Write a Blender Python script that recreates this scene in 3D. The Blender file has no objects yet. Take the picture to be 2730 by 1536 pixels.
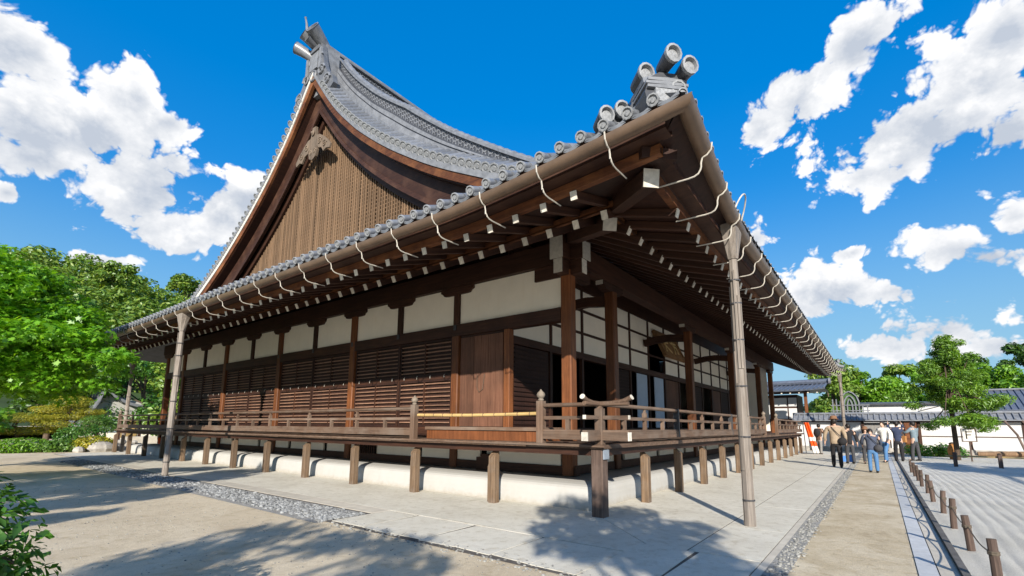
import bpy, bmesh, math, random
import numpy as np
from mathutils import Vector, Matrix
random.seed(7)
C = bpy.context.scene
COL = C.collection
R = math.radians
# ------------------------------------------------------------------ camera, sky, sun, exposure
SUN_AZ = R(34.0)            # light travels towards (cos, sin)
SUN_EL = R(23.3)
def setup_camera():
    cd = bpy.data.cameras.new('camera'); co = bpy.data.objects.new('camera', cd); COL.objects.link(co)
    cd.sensor_width = 36.0; cd.lens = 1267.42 / 2730 * 36; cd.shift_y = (941.81 - 768) / 2730
    cd.clip_start = 0.1; cd.clip_end = 3000
    p, y, ro = 0.152071, 0.652703, 0.00715560775
    f = Vector((math.cos(p)*math.cos(y), math.cos(p)*math.sin(y), math.sin(p)))
    r = Vector((math.sin(y), -math.cos(y), 0)); u = r.cross(f)
    r, u = r*math.cos(ro)+u*math.sin(ro), u*math.cos(ro)-r*math.sin(ro)
    M = Matrix((r, u, -f)).transposed().to_4x4(); M.translation = (-7.99282, -4.09458, 1.6)
    co.matrix_world = M
    C.camera = co
setup_camera()
CAM = Vector((-7.99282, -4.09458, 1.6))

def setup_sun():
    d = bpy.data.lights.new('sun', 'SUN'); o = bpy.data.objects.new('sun', d); COL.objects.link(o)
    d.energy = 5.0; d.angle = R(0.53); d.color = (1.0, 0.93, 0.82)
    v = Vector((math.cos(SUN_AZ)*math.cos(SUN_EL), math.sin(SUN_AZ)*math.cos(SUN_EL), -math.sin(SUN_EL)))
    o.rotation_euler = v.to_track_quat('-Z', 'Y').to_euler()
    o.location = (-40, -30, 40)
setup_sun()

# azimuth (deg from +x, anticlockwise), elevation (deg), half width (deg), half height (deg), tilt (deg)
BILLOWS = [
    (86.91, 28.97, 2.97, 3.07, 30.0), (85.83, 24.89, 4.43, 3.87, 25.9), (82.24, 25.26, 4.78, 2.41, 17.4), (78.98, 29.35, 2.82, 2.7, 23.9),
    (76.24, 27.97, 3.0, 1.51, 21.1), (84.72, 22.15, 2.63, 1.56, 22.8), (76.79, 21.74, 4.91, 3.72, 17.4), (74.25, 19.25, 4.73, 2.42, 14.4),
    (70.09, 21.19, 3.79, 2.89, 13.5), (68.22, 23.18, 2.49, 1.94, 13.7), (72.82, 18.43, 3.58, 1.45, 13.1), (79.55, 14.53, 2.73, 0.85, 13.3),
    (86.06, 18.57, 0.9, 0.78, 20.5), (-1.48, 35.02, 3.73, 2.74, 17.3), (3.48, 32.38, 4.77, 3.14, 21.1), (7.15, 30.53, 2.45, 1.98, -16.1),
    (-6.06, 26.12, 6.85, 3.4, 17.4), (-9.77, 29.4, 4.2, 3.47, 13.2), (-12.06, 31.28, 2.74, 2.45, -30.8), (-1.55, 23.79, 3.41, 1.64, 0.6),
    (-11.29, 23.77, 2.71, 2.2, 4.0), (-6.84, 15.76, 4.18, 2.58, -7.6), (-10.66, 17.57, 1.98, 2.58, 11.0), (-8.76, 14.6, 3.61, 1.6, -14.1),
    (2.0, 13.8, 4.87, 2.53, -9.1), (-2.03, 12.87, 2.93, 1.34, -9.9), (4.43, 13.56, 3.42, 2.21, -8.2), (0.73, 16.96, 1.7, 0.85, 12.9),
    (9.17, 20.02, 1.57, 1.96, -10.0), (-5.87, 8.89, 5.2, 2.64, -7.7), (-1.84, 7.53, 4.95, 1.68, -5.6), (-6.36, 11.12, 1.93, 1.67, -9.9),
    (-8.67, 6.98, 3.29, 1.51, -6.6), (120.0, 35.0, 16.0, 8.0, 5.0), (150.0, 18.0, 14.0, 6.0, 0.0), (185.0, 40.0, 15.0, 9.0, -8.0),
    (215.0, 16.0, 13.0, 5.0, 0.0), (240.0, 55.0, 14.0, 8.0, 10.0), (275.0, 25.0, 15.0, 7.0, 4.0), (310.0, 42.0, 13.0, 8.0, 0.0),
    (330.0, 15.0, 12.0, 5.0, 0.0), (95.0, 62.0, 10.0, 6.0, 0.0), (355.0, 48.0, 6.0, 4.0, 0.0),
]
def setup_world():
    w = bpy.data.worlds.new('World'); C.world = w; w.use_nodes = True
    nt = w.node_tree; N = nt.nodes; L = nt.links
    for n in list(N): N.remove(n)
    def node(t, **k):
        n = N.new(t)
        for a, b in k.items(): setattr(n, a, b)
        return n
    def val(i, x):
        if isinstance(x, (int, float)): i.default_value = x
        elif isinstance(x, (tuple, list, Vector)): i.default_value = tuple(x)
        else: L.new(x, i)
    def math_(op, a, b=0.0, c=0.0, clamp=False):
        n = node('ShaderNodeMath', operation=op, use_clamp=clamp)
        val(n.inputs[0], a); val(n.inputs[1], b); val(n.inputs[2], c); return n.outputs[0]
    def dot(a, b):
        n = node('ShaderNodeVectorMath', operation='DOT_PRODUCT'); val(n.inputs[0], a); val(n.inputs[1], b); return n.outputs['Value']
    out = node('ShaderNodeOutputWorld'); bg = node('ShaderNodeBackground')
    sky = node('ShaderNodeTexSky', sky_type='NISHITA'); sky.sun_disc = False
    sky.sun_elevation = SUN_EL; sky.sun_rotation = math.atan2(-math.cos(SUN_AZ), -math.sin(SUN_AZ))
    sky.altitude = 100; sky.air_density = 1.0; sky.dust_density = 0.2; sky.ozone_density = 3.0
    hs = node('ShaderNodeHueSaturation'); hs.inputs['Saturation'].default_value = 1.40; hs.inputs['Value'].default_value = 1.0
    hs.inputs['Hue'].default_value = 0.501
    bw = node('ShaderNodeRGBToBW'); L.new(sky.outputs[0], bw.inputs[0])
    vm = node('ShaderNodeVectorMath', operation='SCALE'); L.new(sky.outputs[0], vm.inputs[0]); val(vm.inputs['Scale'], math_('MULTIPLY', math_('POWER', bw.outputs[0], -0.58), SKY_GAIN))
    L.new(vm.outputs[0], hs.inputs['Color'])
    tc = node('ShaderNodeTexCoord'); D = tc.outputs['Generated']
    def noise(scale, detail, rough, vec=D, off=(0, 0, 0)):
        m = node('ShaderNodeMapping'); L.new(vec, m.inputs['Vector']); m.inputs['Location'].default_value = off
        m.inputs['Scale'].default_value = (1, 1, 1.35)
        n = node('ShaderNodeTexNoise'); n.inputs['Scale'].default_value = scale
        n.inputs['Detail'].default_value = detail; n.inputs['Roughness'].default_value = rough
        L.new(m.outputs[0], n.inputs['Vector']); return n.outputs['Fac']
    dens = None; low = None
    for (az, el, a, b, tilt) in BILLOWS:
        az, el, a, b, tilt = map(math.radians, (az, el, a, b, tilt))
        c = Vector((math.cos(el)*math.cos(az), math.cos(el)*math.sin(az), math.sin(el)))
        r = Vector((math.sin(az), -math.cos(az), 0)); u = r.cross(c)
        r2 = r*math.cos(tilt)+u*math.sin(tilt); u2 = u*math.cos(tilt)-r*math.sin(tilt)
        pu = dot(D, r2/math.tan(a)); pv = dot(D, u2/math.tan(b)); pc = dot(D, c)
        q = math_('ADD', math_('MULTIPLY', pu, pu), math_('MULTIPLY', pv, pv))
        q = math_('SUBTRACT', 1.0, math_('SQRT', q))
        q = math_('MULTIPLY_ADD', math_('LESS_THAN', pc, 0.0), -50.0, q)
        dens = q if dens is None else math_('SMOOTH_MAX', dens, q, 0.18)
        lowq = math_('MULTIPLY_ADD', pv, -0.5, q)
        low = lowq if low is None else math_('SMOOTH_MAX', low, lowq, 0.25)
    n1 = noise(5.5, 9, 0.60); n2 = noise(2.2, 4, 0.5, off=(3.1, 1.7, 0.4)); n3 = noise(13, 9, 0.58, off=(1.3, 5.2, 2.2))
    n1b = noise(5.5, 9, 0.60, off=(0.0, 0.0, 0.045))
    if dens is None: dens = math_('MULTIPLY', n2, 0.0); low = dens
    d = math_('MULTIPLY_ADD', math_('SUBTRACT', n1, 0.5), 2.9, dens)
    d = math_('MULTIPLY_ADD', math_('SUBTRACT', n3, 0.5), 0.9, d)
    # cauliflower billows: warped cells, several octaves
    wv = node('ShaderNodeTexNoise'); wv.inputs['Scale'].default_value = 7.0; wv.inputs['Detail'].default_value = 4; L.new(D, wv.inputs['Vector'])
    wm = node('ShaderNodeVectorMath', operation='MULTIPLY_ADD'); L.new(wv.outputs['Color'], wm.inputs[0]); wm.inputs[1].default_value = (0.10, 0.10, 0.10); L.new(D, wm.inputs[2])
    vo = node('ShaderNodeTexVoronoi', feature='F1'); vo.inputs['Scale'].default_value = 15.0; vo.inputs['Detail'].default_value = 3.0; vo.inputs['Roughness'].default_value = 0.55; vo.inputs['Lacunarity'].default_value = 2.3
    L.new(wm.outputs[0], vo.inputs['Vector']); bil = math_('SUBTRACT', 0.42, vo.outputs['Distance'])
    d = math_('MULTIPLY_ADD', bil, 1.25, d)
    d = math_('ADD', d, 0.86)
    def ramp(x, a, b, c=0.0, e=1.0):
        m = node('ShaderNodeMapRange', interpolation_type='SMOOTHSTEP'); val(m.inputs['Value'], x)
        m.inputs['From Min'].default_value = a; m.inputs['From Max'].default_value = b
        m.inputs['To Min'].default_value = c; m.inputs['To Max'].default_value = e; return m.outputs[0]
    alpha = ramp(d, -0.04, 0.30)
    # body tone: grey where the cloud is thick and low, bright on the billows facing up to the sun
    relief = math_('SUBTRACT', n1, n1b)
    tone = math_('MULTIPLY_ADD', relief, 3.8, 1.0)
    tone = math_('SUBTRACT', tone, ramp(low, 0.1, 1.3, 0.0, 0.42))
    tone = math_('ADD', tone, ramp(d, 0.1, 1.1, 0.30, 0.0))
    tone = math_('ADD', tone, math_('MULTIPLY', math_('SUBTRACT', n3, 0.5), 0.25))
    tone = math_('MULTIPLY_ADD', bil, 0.8, tone); tone = math_('MULTIPLY_ADD', math_('SUBTRACT', n2, 0.5), 0.9, tone)
    tone = math_('MULTIPLY_ADD', math_('SUBTRACT', noise(24, 6, 0.6, off=(4.0, 2.0, 7.0)), 0.5), 0.5, tone)
    tone = math_('MINIMUM', math_('MAXIMUM', tone, 0.0), 1.0)
    cr = node('ShaderNodeValToRGB'); L.new(tone, cr.inputs['Fac'])
    e = cr.color_ramp.elements
    e[0].position = 0.0; e[0].color = (CL*0.56, CL*0.62, CL*0.72, 1)
    e[1].position = 1.0; e[1].color = (CL*1.06, CL*1.06, CL*1.07, 1)
    m = cr.color_ramp.elements.new(0.5); m.color = (CL*0.80, CL*0.83, CL*0.88, 1)
    hz = node('ShaderNodeMix', data_type='RGBA'); L.new(ramp(dot(D, (0, 0, 1)), -0.02, 0.46, 0.9, 0.0), hz.inputs[0]); L.new(hs.outputs[0], hz.inputs[6]); hz.inputs[7].default_value = (2.1, 3.8, 5.2, 1)
    mix = node('ShaderNodeMix', data_type='RGBA'); L.new(alpha, mix.inputs[0]); L.new(hz.outputs[2], mix.inputs[6]); L.new(cr.outputs[0], mix.inputs[7])
    L.new(mix.outputs[2], bg.inputs['Color']); bg.inputs['Strength'].default_value = SKY_STRENGTH
    L.new(bg.outputs[0], out.inputs[0])
CL = 6.4
SKY_GAIN = 1.98
SKY_STRENGTH = 0.10
setup_world()
C.view_settings.view_transform = 'Standard'; C.view_settings.look = 'None'
C.view_settings.exposure = 0.64; C.view_settings.gamma = 1.0; C.view_settings.use_curve_mapping = False
C.render.engine = 'CYCLES'
C.cycles.max_bounces = 6; C.cycles.diffuse_bounces = 4; C.cycles.transparent_max_bounces = 4
# ------------------------------------------------------------------ materials
MATS = {}
def new_mat(name):
    m = bpy.data.materials.new(name); m.use_nodes = True
    nt = m.node_tree; b = nt.nodes['Principled BSDF']; MATS[name] = m
    return m, nt, b
def nd(nt, t, **k):
    n = nt.nodes.new(t)
    for a, v in k.items(): setattr(n, a, v)
    return n
def coords(nt, scale, vec='Object'):
    tc = nd(nt, 'ShaderNodeTexCoord'); mp = nd(nt, 'ShaderNodeMapping'); mp.inputs['Scale'].default_value = scale
    nt.links.new(tc.outputs[vec], mp.inputs['Vector']); return mp.outputs[0]
def noise_n(nt, vec, scale, detail=4, rough=0.55, dist=0.0):
    n = nd(nt, 'ShaderNodeTexNoise'); nt.links.new(vec, n.inputs['Vector'])
    n.inputs['Scale'].default_value = scale; n.inputs['Detail'].default_value = detail
    n.inputs['Roughness'].default_value = rough; n.inputs['Distortion'].default_value = dist; return n.outputs['Fac']
def ramp_n(nt, fac, stops):
    r = nd(nt, 'ShaderNodeValToRGB'); nt.links.new(fac, r.inputs['Fac']); e = r.color_ramp.elements
    while len(e) < len(stops): e.new(0.5)
    for i, (p, c) in enumerate(stops): e[i].position = p; e[i].color = (c[0], c[1], c[2], 1)
    return r.outputs['Color']
def mix_n(nt, fac, a, b, mode='MIX'):
    m = nd(nt, 'ShaderNodeMix', data_type='RGBA', blend_type=mode)
    for i, v in ((0, fac), (6, a), (7, b)):
        if isinstance(v, (int, float)): m.inputs[i].default_value = v
        elif isinstance(v, tuple): m.inputs[i].default_value = (*v, 1)
        else: nt.links.new(v, m.inputs[i])
    return m.outputs[2]
def vary(nt, col, amount, island=False):
    """brightness varies from piece to piece"""
    if island:
        g = nd(nt, 'ShaderNodeNewGeometry'); src = g.outputs['Random Per Island']
    else:
        g = nd(nt, 'ShaderNodeObjectInfo'); src = g.outputs['Random']
    mr = nd(nt, 'ShaderNodeMapRange'); nt.links.new(src, mr.inputs['Value'])
    mr.inputs['To Min'].default_value = 1 - amount; mr.inputs['To Max'].default_value = 1 + amount
    h = nd(nt, 'ShaderNodeHueSaturation'); nt.links.new(col, h.inputs['Color']); nt.links.new(mr.outputs[0], h.inputs['Value'])
    return h.outputs['Color']
def bump_n(nt, b, h, strength, dist=0.02):
    n = nd(nt, 'ShaderNodeBump'); n.inputs['Strength'].default_value = strength; n.inputs['Distance'].default_value = dist
    nt.links.new(h, n.inputs['Height']); nt.links.new(n.outputs[0], b.inputs['Normal'])
AXS = {'x': (1.2, 22, 22), 'y': (22, 1.2, 22), 'z': (22, 22, 1.2)}
def wood(name, dark, light, axis, rough=0.62, worn=None, amount=0.22, island=False):
    m, nt, b = new_mat(name)
    v = coords(nt, AXS[axis]); g = noise_n(nt, v, 1.0, 5, 0.65, 0.6)
    col = ramp_n(nt, g, [(0.28, dark), (0.55, tuple((a+c)/2 for a, c in zip(dark, light))), (0.78, light)])
    big = noise_n(nt, coords(nt, (1, 1, 1)), 1.3, 5, 0.6)
    if worn:
        w = nd(nt, 'ShaderNodeMapRange'); nt.links.new(big, w.inputs['Value']); w.inputs['From Min'].default_value = 0.45; w.inputs['From Max'].default_value = 0.7
        w.inputs['To Max'].default_value = 0.75
        col = mix_n(nt, w.outputs[0], col, worn)
    else:
        d = ramp_n(nt, big, [(0.3, (0.72, 0.72, 0.72)), (0.7, (1.15, 1.1, 1.05))]); col = mix_n(nt, 1.0, col, d, 'MULTIPLY')
    col = vary(nt, col, amount, island)
    nt.links.new(col, b.inputs['Base Color']); b.inputs['Roughness'].default_value = rough
    b.inputs['Specular IOR Level'].default_value = 0.3
    bump_n(nt, b, g, 0.35, 0.006)
    return m
for ax in 'xyz':
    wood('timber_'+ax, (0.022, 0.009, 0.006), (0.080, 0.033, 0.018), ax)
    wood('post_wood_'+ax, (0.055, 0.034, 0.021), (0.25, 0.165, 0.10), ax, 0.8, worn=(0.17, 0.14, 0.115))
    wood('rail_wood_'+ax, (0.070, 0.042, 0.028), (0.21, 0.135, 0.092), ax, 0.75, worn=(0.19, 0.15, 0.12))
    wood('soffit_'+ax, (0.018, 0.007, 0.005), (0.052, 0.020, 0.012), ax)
wood('column_wood', (0.080, 0.027, 0.011), (0.235, 0.088, 0.030), 'z', 0.55)
wood('slat_wood', (0.13, 0.066, 0.042), (0.34, 0.205, 0.140), 'y', 0.7, amount=0.3)
wood('shutter_board', (0.016, 0.007, 0.005), (0.046, 0.019, 0.013), 'z', 0.7)
wood('door_wood', (0.095, 0.042, 0.026), (0.19, 0.095, 0.060), 'z', 0.7)
wood('lattice_wood', (0.115, 0.072, 0.043), (0.31, 0.205, 0.125), 'z', 0.8, amount=0.28)
wood('barge_wood', (0.040, 0.013, 0.006), (0.16, 0.055, 0.020), 'y', 0.7, worn=(0.25, 0.10, 0.035))
wood('barge_dark', (0.016, 0.006, 0.004), (0.055, 0.022, 0.013), 'y', 0.65, worn=(0.085, 0.042, 0.026))  # dark inner boards; overhang shadow is darkened into the colour
wood('carved_wood', (0.095, 0.068, 0.048), (0.31, 0.25, 0.195), 'z', 0.85)
wood('plaque_wood', (0.16, 0.085, 0.035), (0.34, 0.20, 0.09), 'x', 0.6)
wood('bamboo', (0.36, 0.24, 0.09), (0.58, 0.43, 0.20), 'y', 0.5)
wood('pipe_wood', (0.10, 0.082, 0.068), (0.36, 0.31, 0.265), 'z', 0.7, worn=(0.27, 0.24, 0.215))
wood('bark', (0.06, 0.042, 0.030), (0.17, 0.125, 0.09), 'z', 0.9)
wood('stake_wood', (0.045, 0.030, 0.024), (0.14, 0.095, 0.075), 'z', 0.85, worn=(0.16, 0.12, 0.10))
wood('orange_board', (0.10, 0.034, 0.012), (0.24, 0.088, 0.033), 'z', 0.6)

def plain(name, col, rough=0.7, nscale=6.0, var=0.12, spec=0.3, metal=0.0, bump=0.0, obj_var=0.0, island=0.0):
    m, nt, b = new_mat(name)
    v = coords(nt, (1, 1, 1)); n = noise_n(nt, v, nscale, 6, 0.6)
    c = ramp_n(nt, n, [(0.3, tuple(x*(1-var) for x in col)), (0.7, tuple(min(1, x*(1+var)) for x in col))])
    if obj_var: c = vary(nt, c, obj_var)
    if island: c = vary(nt, c, island, True)
    nt.links.new(c, b.inputs['Base Color']); b.inputs['Roughness'].default_value = rough
    b.inputs['Specular IOR Level'].default_value = spec; b.inputs['Metallic'].default_value = metal
    if bump: bump_n(nt, b, noise_n(nt, v, nscale*6, 4, 0.6), bump, 0.01)
    return m
def plaster(name, col, stain):
    m, nt, b = new_mat(name)
    v = coords(nt, (1, 1, 1)); n = noise_n(nt, v, 2.2, 7, 0.65); s = noise_n(nt, coords(nt, (3.5, 3.5, 0.8)), 1.4, 5, 0.6)
    c = ramp_n(nt, n, [(0.3, tuple(x*0.93 for x in col)), (0.7, col)])
    sm = nd(nt, 'ShaderNodeMapRange'); nt.links.new(s, sm.inputs['Value']); sm.inputs['From Min'].default_value = 0.55; sm.inputs['From Max'].default_value = 0.8; sm.inputs['To Max'].default_value = 0.45
    c = mix_n(nt, sm.outputs[0], c, stain)
    nt.links.new(c, b.inputs['Base Color']); b.inputs['Roughness'].default_value = 0.9; b.inputs['Specular IOR Level'].default_value = 0.15
    bump_n(nt, b, noise_n(nt, v, 40, 5, 0.6), 0.15, 0.006); return m
def plinth_plaster():
    m = plaster('white_plaster', (0.45, 0.44, 0.415), (0.36, 0.335, 0.29)); nt = m.node_tree; b = nt.nodes['Principled BSDF']
    src = b.inputs['Base Color'].links[0].from_socket
    tc = nd(nt, 'ShaderNodeTexCoord'); sp = nd(nt, 'ShaderNodeSeparateXYZ'); nt.links.new(tc.outputs['Object'], sp.inputs[0])
    n = noise_n(nt, coords(nt, (1, 1, 1)), 5.0, 6, 0.7)
    ad = nd(nt, 'ShaderNodeMath', operation='MULTIPLY_ADD'); nt.links.new(n, ad.inputs[0]); ad.inputs[1].default_value = 0.34; ad.inputs[2].default_value = -0.10
    lt = nd(nt, 'ShaderNodeMath', operation='SUBTRACT'); nt.links.new(ad.outputs[0], lt.inputs[0]); nt.links.new(sp.outputs['Z'], lt.inputs[1])
    mr = nd(nt, 'ShaderNodeMapRange'); nt.links.new(lt.outputs[0], mr.inputs['Value']); mr.inputs['From Min'].default_value = -0.05; mr.inputs['From Max'].default_value = 0.10; mr.inputs['To Max'].default_value = 0.75
    col = mix_n(nt, mr.outputs[0], src, (0.33, 0.29, 0.23)); nt.links.new(col, b.inputs['Base Color'])
plinth_plaster()
plaster('wall_plaster', (0.86, 0.80, 0.68), (0.76, 0.68, 0.54))
plaster('far_plaster', (0.58, 0.58, 0.575), (0.50, 0.49, 0.47))
plain('white_cap', (0.56, 0.52, 0.45), 0.85, 14, 0.16, obj_var=0.22)
plain('tile', (0.125, 0.134, 0.152), 0.38, 5.0, 0.3, 0.5, obj_var=0.22, island=0.0)
plain('tile_field', (0.135, 0.145, 0.162), 0.42, 3.0, 0.3, 0.5, island=0.25)
plain('tile_pale', (0.165, 0.174, 0.192), 0.5, 4.0, 0.3, 0.4)
plain('tile_crest', (0.24, 0.25, 0.265), 0.5, 30.0, 0.35, 0.4, bump=0.5)
plain('tile_dark', (0.050, 0.053, 0.062), 0.4, 4.0, 0.3, 0.5)
plain('tile_blue', (0.085, 0.10, 0.135), 0.4, 6.0, 0.25, 0.5, island=0.2)
plain('gutter_copper', (0.170, 0.115, 0.080), 0.42, 2.5, 0.22, 0.5, 0.35)
plain('hook_metal', (0.46, 0.43, 0.38), 0.55, 9, 0.2)
plain('strap_metal', (0.05, 0.05, 0.055), 0.5, 9, 0.2)
plain('fitting_metal', (0.30, 0.34, 0.39), 0.5, 9, 0.2, 0.5, 0.4)
plain('void', (0.012, 0.010, 0.009), 0.9, 3, 0.1, 0.05)  # near-black colour standing in for the darkness of unlit interiors
plain('shoji', (0.42, 0.50, 0.60), 0.6, 3, 0.05)  # paper screens with the sky's reflection put in as a blue cast
plain('white_board', (0.55, 0.53, 0.48), 0.8, 9, 0.1)
plain('kerb_stone', (0.42, 0.43, 0.44), 0.85, 5, 0.14, bump=0.3, obj_var=0.12)
plain('kerb_blue', (0.46, 0.475, 0.49), 0.85, 5, 0.12, bump=0.3, obj_var=0.08)
plain('slab_beige', (0.50, 0.46, 0.39), 0.85, 4, 0.14, bump=0.3, obj_var=0.10)
plain('joint', (0.10, 0.09, 0.08), 0.95, 8, 0.3)
plain('pebble', (0.225, 0.23, 0.23), 0.8, 7, 0.2, island=0.45)
plain('pebble_pale', (0.25, 0.245, 0.225), 0.8, 7, 0.2, island=0.35)
plain('rock', (0.34, 0.32, 0.29), 0.9, 3, 0.35, bump=0.6, obj_var=0.15)
plain('edge_dark', (0.11, 0.105, 0.10), 0.9, 6, 0.3, bump=0.4)
plain('finial_wood', (0.20, 0.165, 0.13), 0.8, 9, 0.3)
plain('hill_soil', (0.030, 0.055, 0.014), 0.95, .3, 0.4)
plain('rope', (0.10, 0.08, 0.06), 0.9, 20, 0.3)
plain('skin', (0.52, 0.33, 0.24), 0.55, 20, 0.06)
plain('hair', (0.018, 0.014, 0.012), 0.5, 30, 0.3)
for nm, c in dict(cloth_beige=(0.33, 0.255, 0.18), cloth_black=(0.022, 0.021, 0.023), cloth_navy=(0.035, 0.046, 0.085), cloth_slate=(0.065, 0.078, 0.115),
                  cloth_jeans=(0.075, 0.17, 0.33), cloth_white=(0.72, 0.70, 0.66), cloth_grey=(0.22, 0.21, 0.20), cloth_brown=(0.10, 0.06, 0.04),
                  cloth_teal=(0.16, 0.21, 0.24), leather_tan=(0.36, 0.17, 0.06), hat_brown=(0.20, 0.105, 0.06), cloth_blue=(0.08, 0.22, 0.55),
                  cloth_orange=(0.80, 0.10, 0.015), shoe=(0.03, 0.028, 0.027), cloth_charcoal=(0.055, 0.055, 0.06)).items():
    plain(nm, c, 0.85, 12, 0.15, 0.2, bump=0.2)
plain('ink', (0.03, 0.025, 0.02), 0.8, 9, 0.1)
plain('gilt', (0.62, 0.46, 0.22), 0.6, 9, 0.15)

def leaf_mat(name, c1, c2, c3, trans=0.38):
    m, nt, b = new_mat(name); nt.nodes.remove(b); out = nt.nodes['Material Output']
    g = nd(nt, 'ShaderNodeNewGeometry')
    big = noise_n(nt, coords(nt, (1, 1, 1)), 0.55, 4, 0.6)
    r = ramp_n(nt, g.outputs['Random Per Island'], [(0.0, c1), (0.5, c2), (1.0, c3)])
    d = ramp_n(nt, big, [(0.32, (0.70, 0.74, 0.65)), (0.68, (1.2, 1.15, 1.05))]); col = mix_n(nt, 1.0, r, d, 'MULTIPLY')
    di = nd(nt, 'ShaderNodeBsdfDiffuse'); tr = nd(nt, 'ShaderNodeBsdfTranslucent'); gl = nd(nt, 'ShaderNodeBsdfGlossy'); gl.inputs['Roughness'].default_value = 0.45
    gl.inputs['Color'].default_value = (0.8, 0.85, 0.8, 1)
    nt.links.new(col, di.inputs['Color']); tcol = mix_n(nt, 1.0, col, (1.5, 1.35, 0.6), 'MULTIPLY'); nt.links.new(tcol, tr.inputs['Color'])
    ms = nd(nt, 'ShaderNodeMixShader'); ms.inputs[0].default_value = trans; nt.links.new(di.outputs[0], ms.inputs[1]); nt.links.new(tr.outputs[0], ms.inputs[2])
    m2 = nd(nt, 'ShaderNodeMixShader'); m2.inputs[0].default_value = 0.05; nt.links.new(ms.outputs[0], m2.inputs[1]); nt.links.new(gl.outputs[0], m2.inputs[2])
    nt.links.new(m2.outputs[0], out.inputs['Surface']); return m
leaf_mat('leaf_maple', (0.10, 0.27, 0.012), (0.16, 0.40, 0.016), (0.25, 0.50, 0.030), 0.45)
leaf_mat('leaf_bush', (0.030, 0.105, 0.012), (0.060, 0.175, 0.018), (0.12, 0.26, 0.028), 0.30)
leaf_mat('leaf_pine', (0.050, 0.125, 0.018), (0.095, 0.21, 0.026), (0.16, 0.29, 0.038), 0.3)
leaf_mat('leaf_young', (0.075, 0.18, 0.016), (0.14, 0.28, 0.022), (0.22, 0.37, 0.035), 0.36)
leaf_mat('leaf_yellow', (0.24, 0.27, 0.018), (0.36, 0.35, 0.024), (0.46, 0.38, 0.035), 0.3)
leaf_mat('leaf_bright', (0.085, 0.22, 0.014), (0.15, 0.33, 0.020), (0.24, 0.43, 0.035), 0.4)
leaf_mat('leaf_dark', (0.030, 0.080, 0.015), (0.055, 0.13, 0.022), (0.095, 0.19, 0.03), 0.25)
leaf_mat('leaf_hill', (0.075, 0.165, 0.020), (0.135, 0.245, 0.030), (0.23, 0.31, 0.045), 0.28)

def ground_mat(name, c1, c2, c3, scale, bump, fine=60, blot=(0.80, 0.76, 0.70)):
    m, nt, b = new_mat(name)
    v = coords(nt, (1, 1, 1)); n = noise_n(nt, v, scale, 7, 0.62, 0.8); f = noise_n(nt, v, fine, 5, 0.75); md = noise_n(nt, v, 6.5, 6, 0.68, 0.4)
    c = ramp_n(nt, n, [(0.3, c1), (0.5, c2), (0.72, c3)])
    ff = ramp_n(nt, f, [(0.25, (0.70, 0.70, 0.70)), (0.5, (0.98, 0.98, 0.98)), (0.78, (1.20, 1.20, 1.20))]); c = mix_n(nt, 1.0, c, ff, 'MULTIPLY')
    mm = ramp_n(nt, md, [(0.30, blot), (0.48, (1.0, 1.0, 1.0)), (0.75, (1.07, 1.06, 1.05))]); c = mix_n(nt, 1.0, c, mm, 'MULTIPLY')
    nt.links.new(c, b.inputs['Base Color']); b.inputs['Roughness'].default_value = 0.95; b.inputs['Specular IOR Level'].default_value = 0.1
    h = nd(nt, 'ShaderNodeMath', operation='MULTIPLY_ADD'); nt.links.new(md, h.inputs[0]); h.inputs[1].default_value = 1.6; nt.links.new(f, h.inputs[2])
    bump_n(nt, b, h.outputs[0], bump, 0.022); return m
ground_mat('sand', (0.47, 0.385, 0.27), (0.58, 0.49, 0.355), (0.65, 0.565, 0.43), 0.5, 0.5)
ground_mat('path_sand', (0.41, 0.33, 0.215), (0.54, 0.455, 0.32), (0.66, 0.58, 0.44), 0.9, 0.5)
ground_mat('paving', (0.52, 0.485, 0.41), (0.60, 0.57, 0.49), (0.65, 0.62, 0.545), 0.8, 0.25, 90)
ground_mat('bed_grit', (0.26, 0.255, 0.245), (0.33, 0.325, 0.31), (0.38, 0.37, 0.35), 2.0, 0.8, 45)
def raked():
    m, nt, b = new_mat('raked_gravel')
    v = coords(nt, (1, 1, 1)); f = noise_n(nt, v, 70, 4, 0.75); n = noise_n(nt, v, 0.7, 4, 0.6)
    c = ramp_n(nt, n, [(0.3, (0.56, 0.53, 0.46)), (0.7, (0.67, 0.64, 0.57))]); ff = ramp_n(nt, f, [(0.3, (0.66, 0.66, 0.66)), (0.7, (1.2, 1.2, 1.2))])
    c = mix_n(nt, 1.0, c, ff, 'MULTIPLY'); nt.links.new(c, b.inputs['Base Color']); b.inputs['Roughness'].default_value = 0.95
    bump_n(nt, b, f, 0.9, 0.03); return m
raked()

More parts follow.
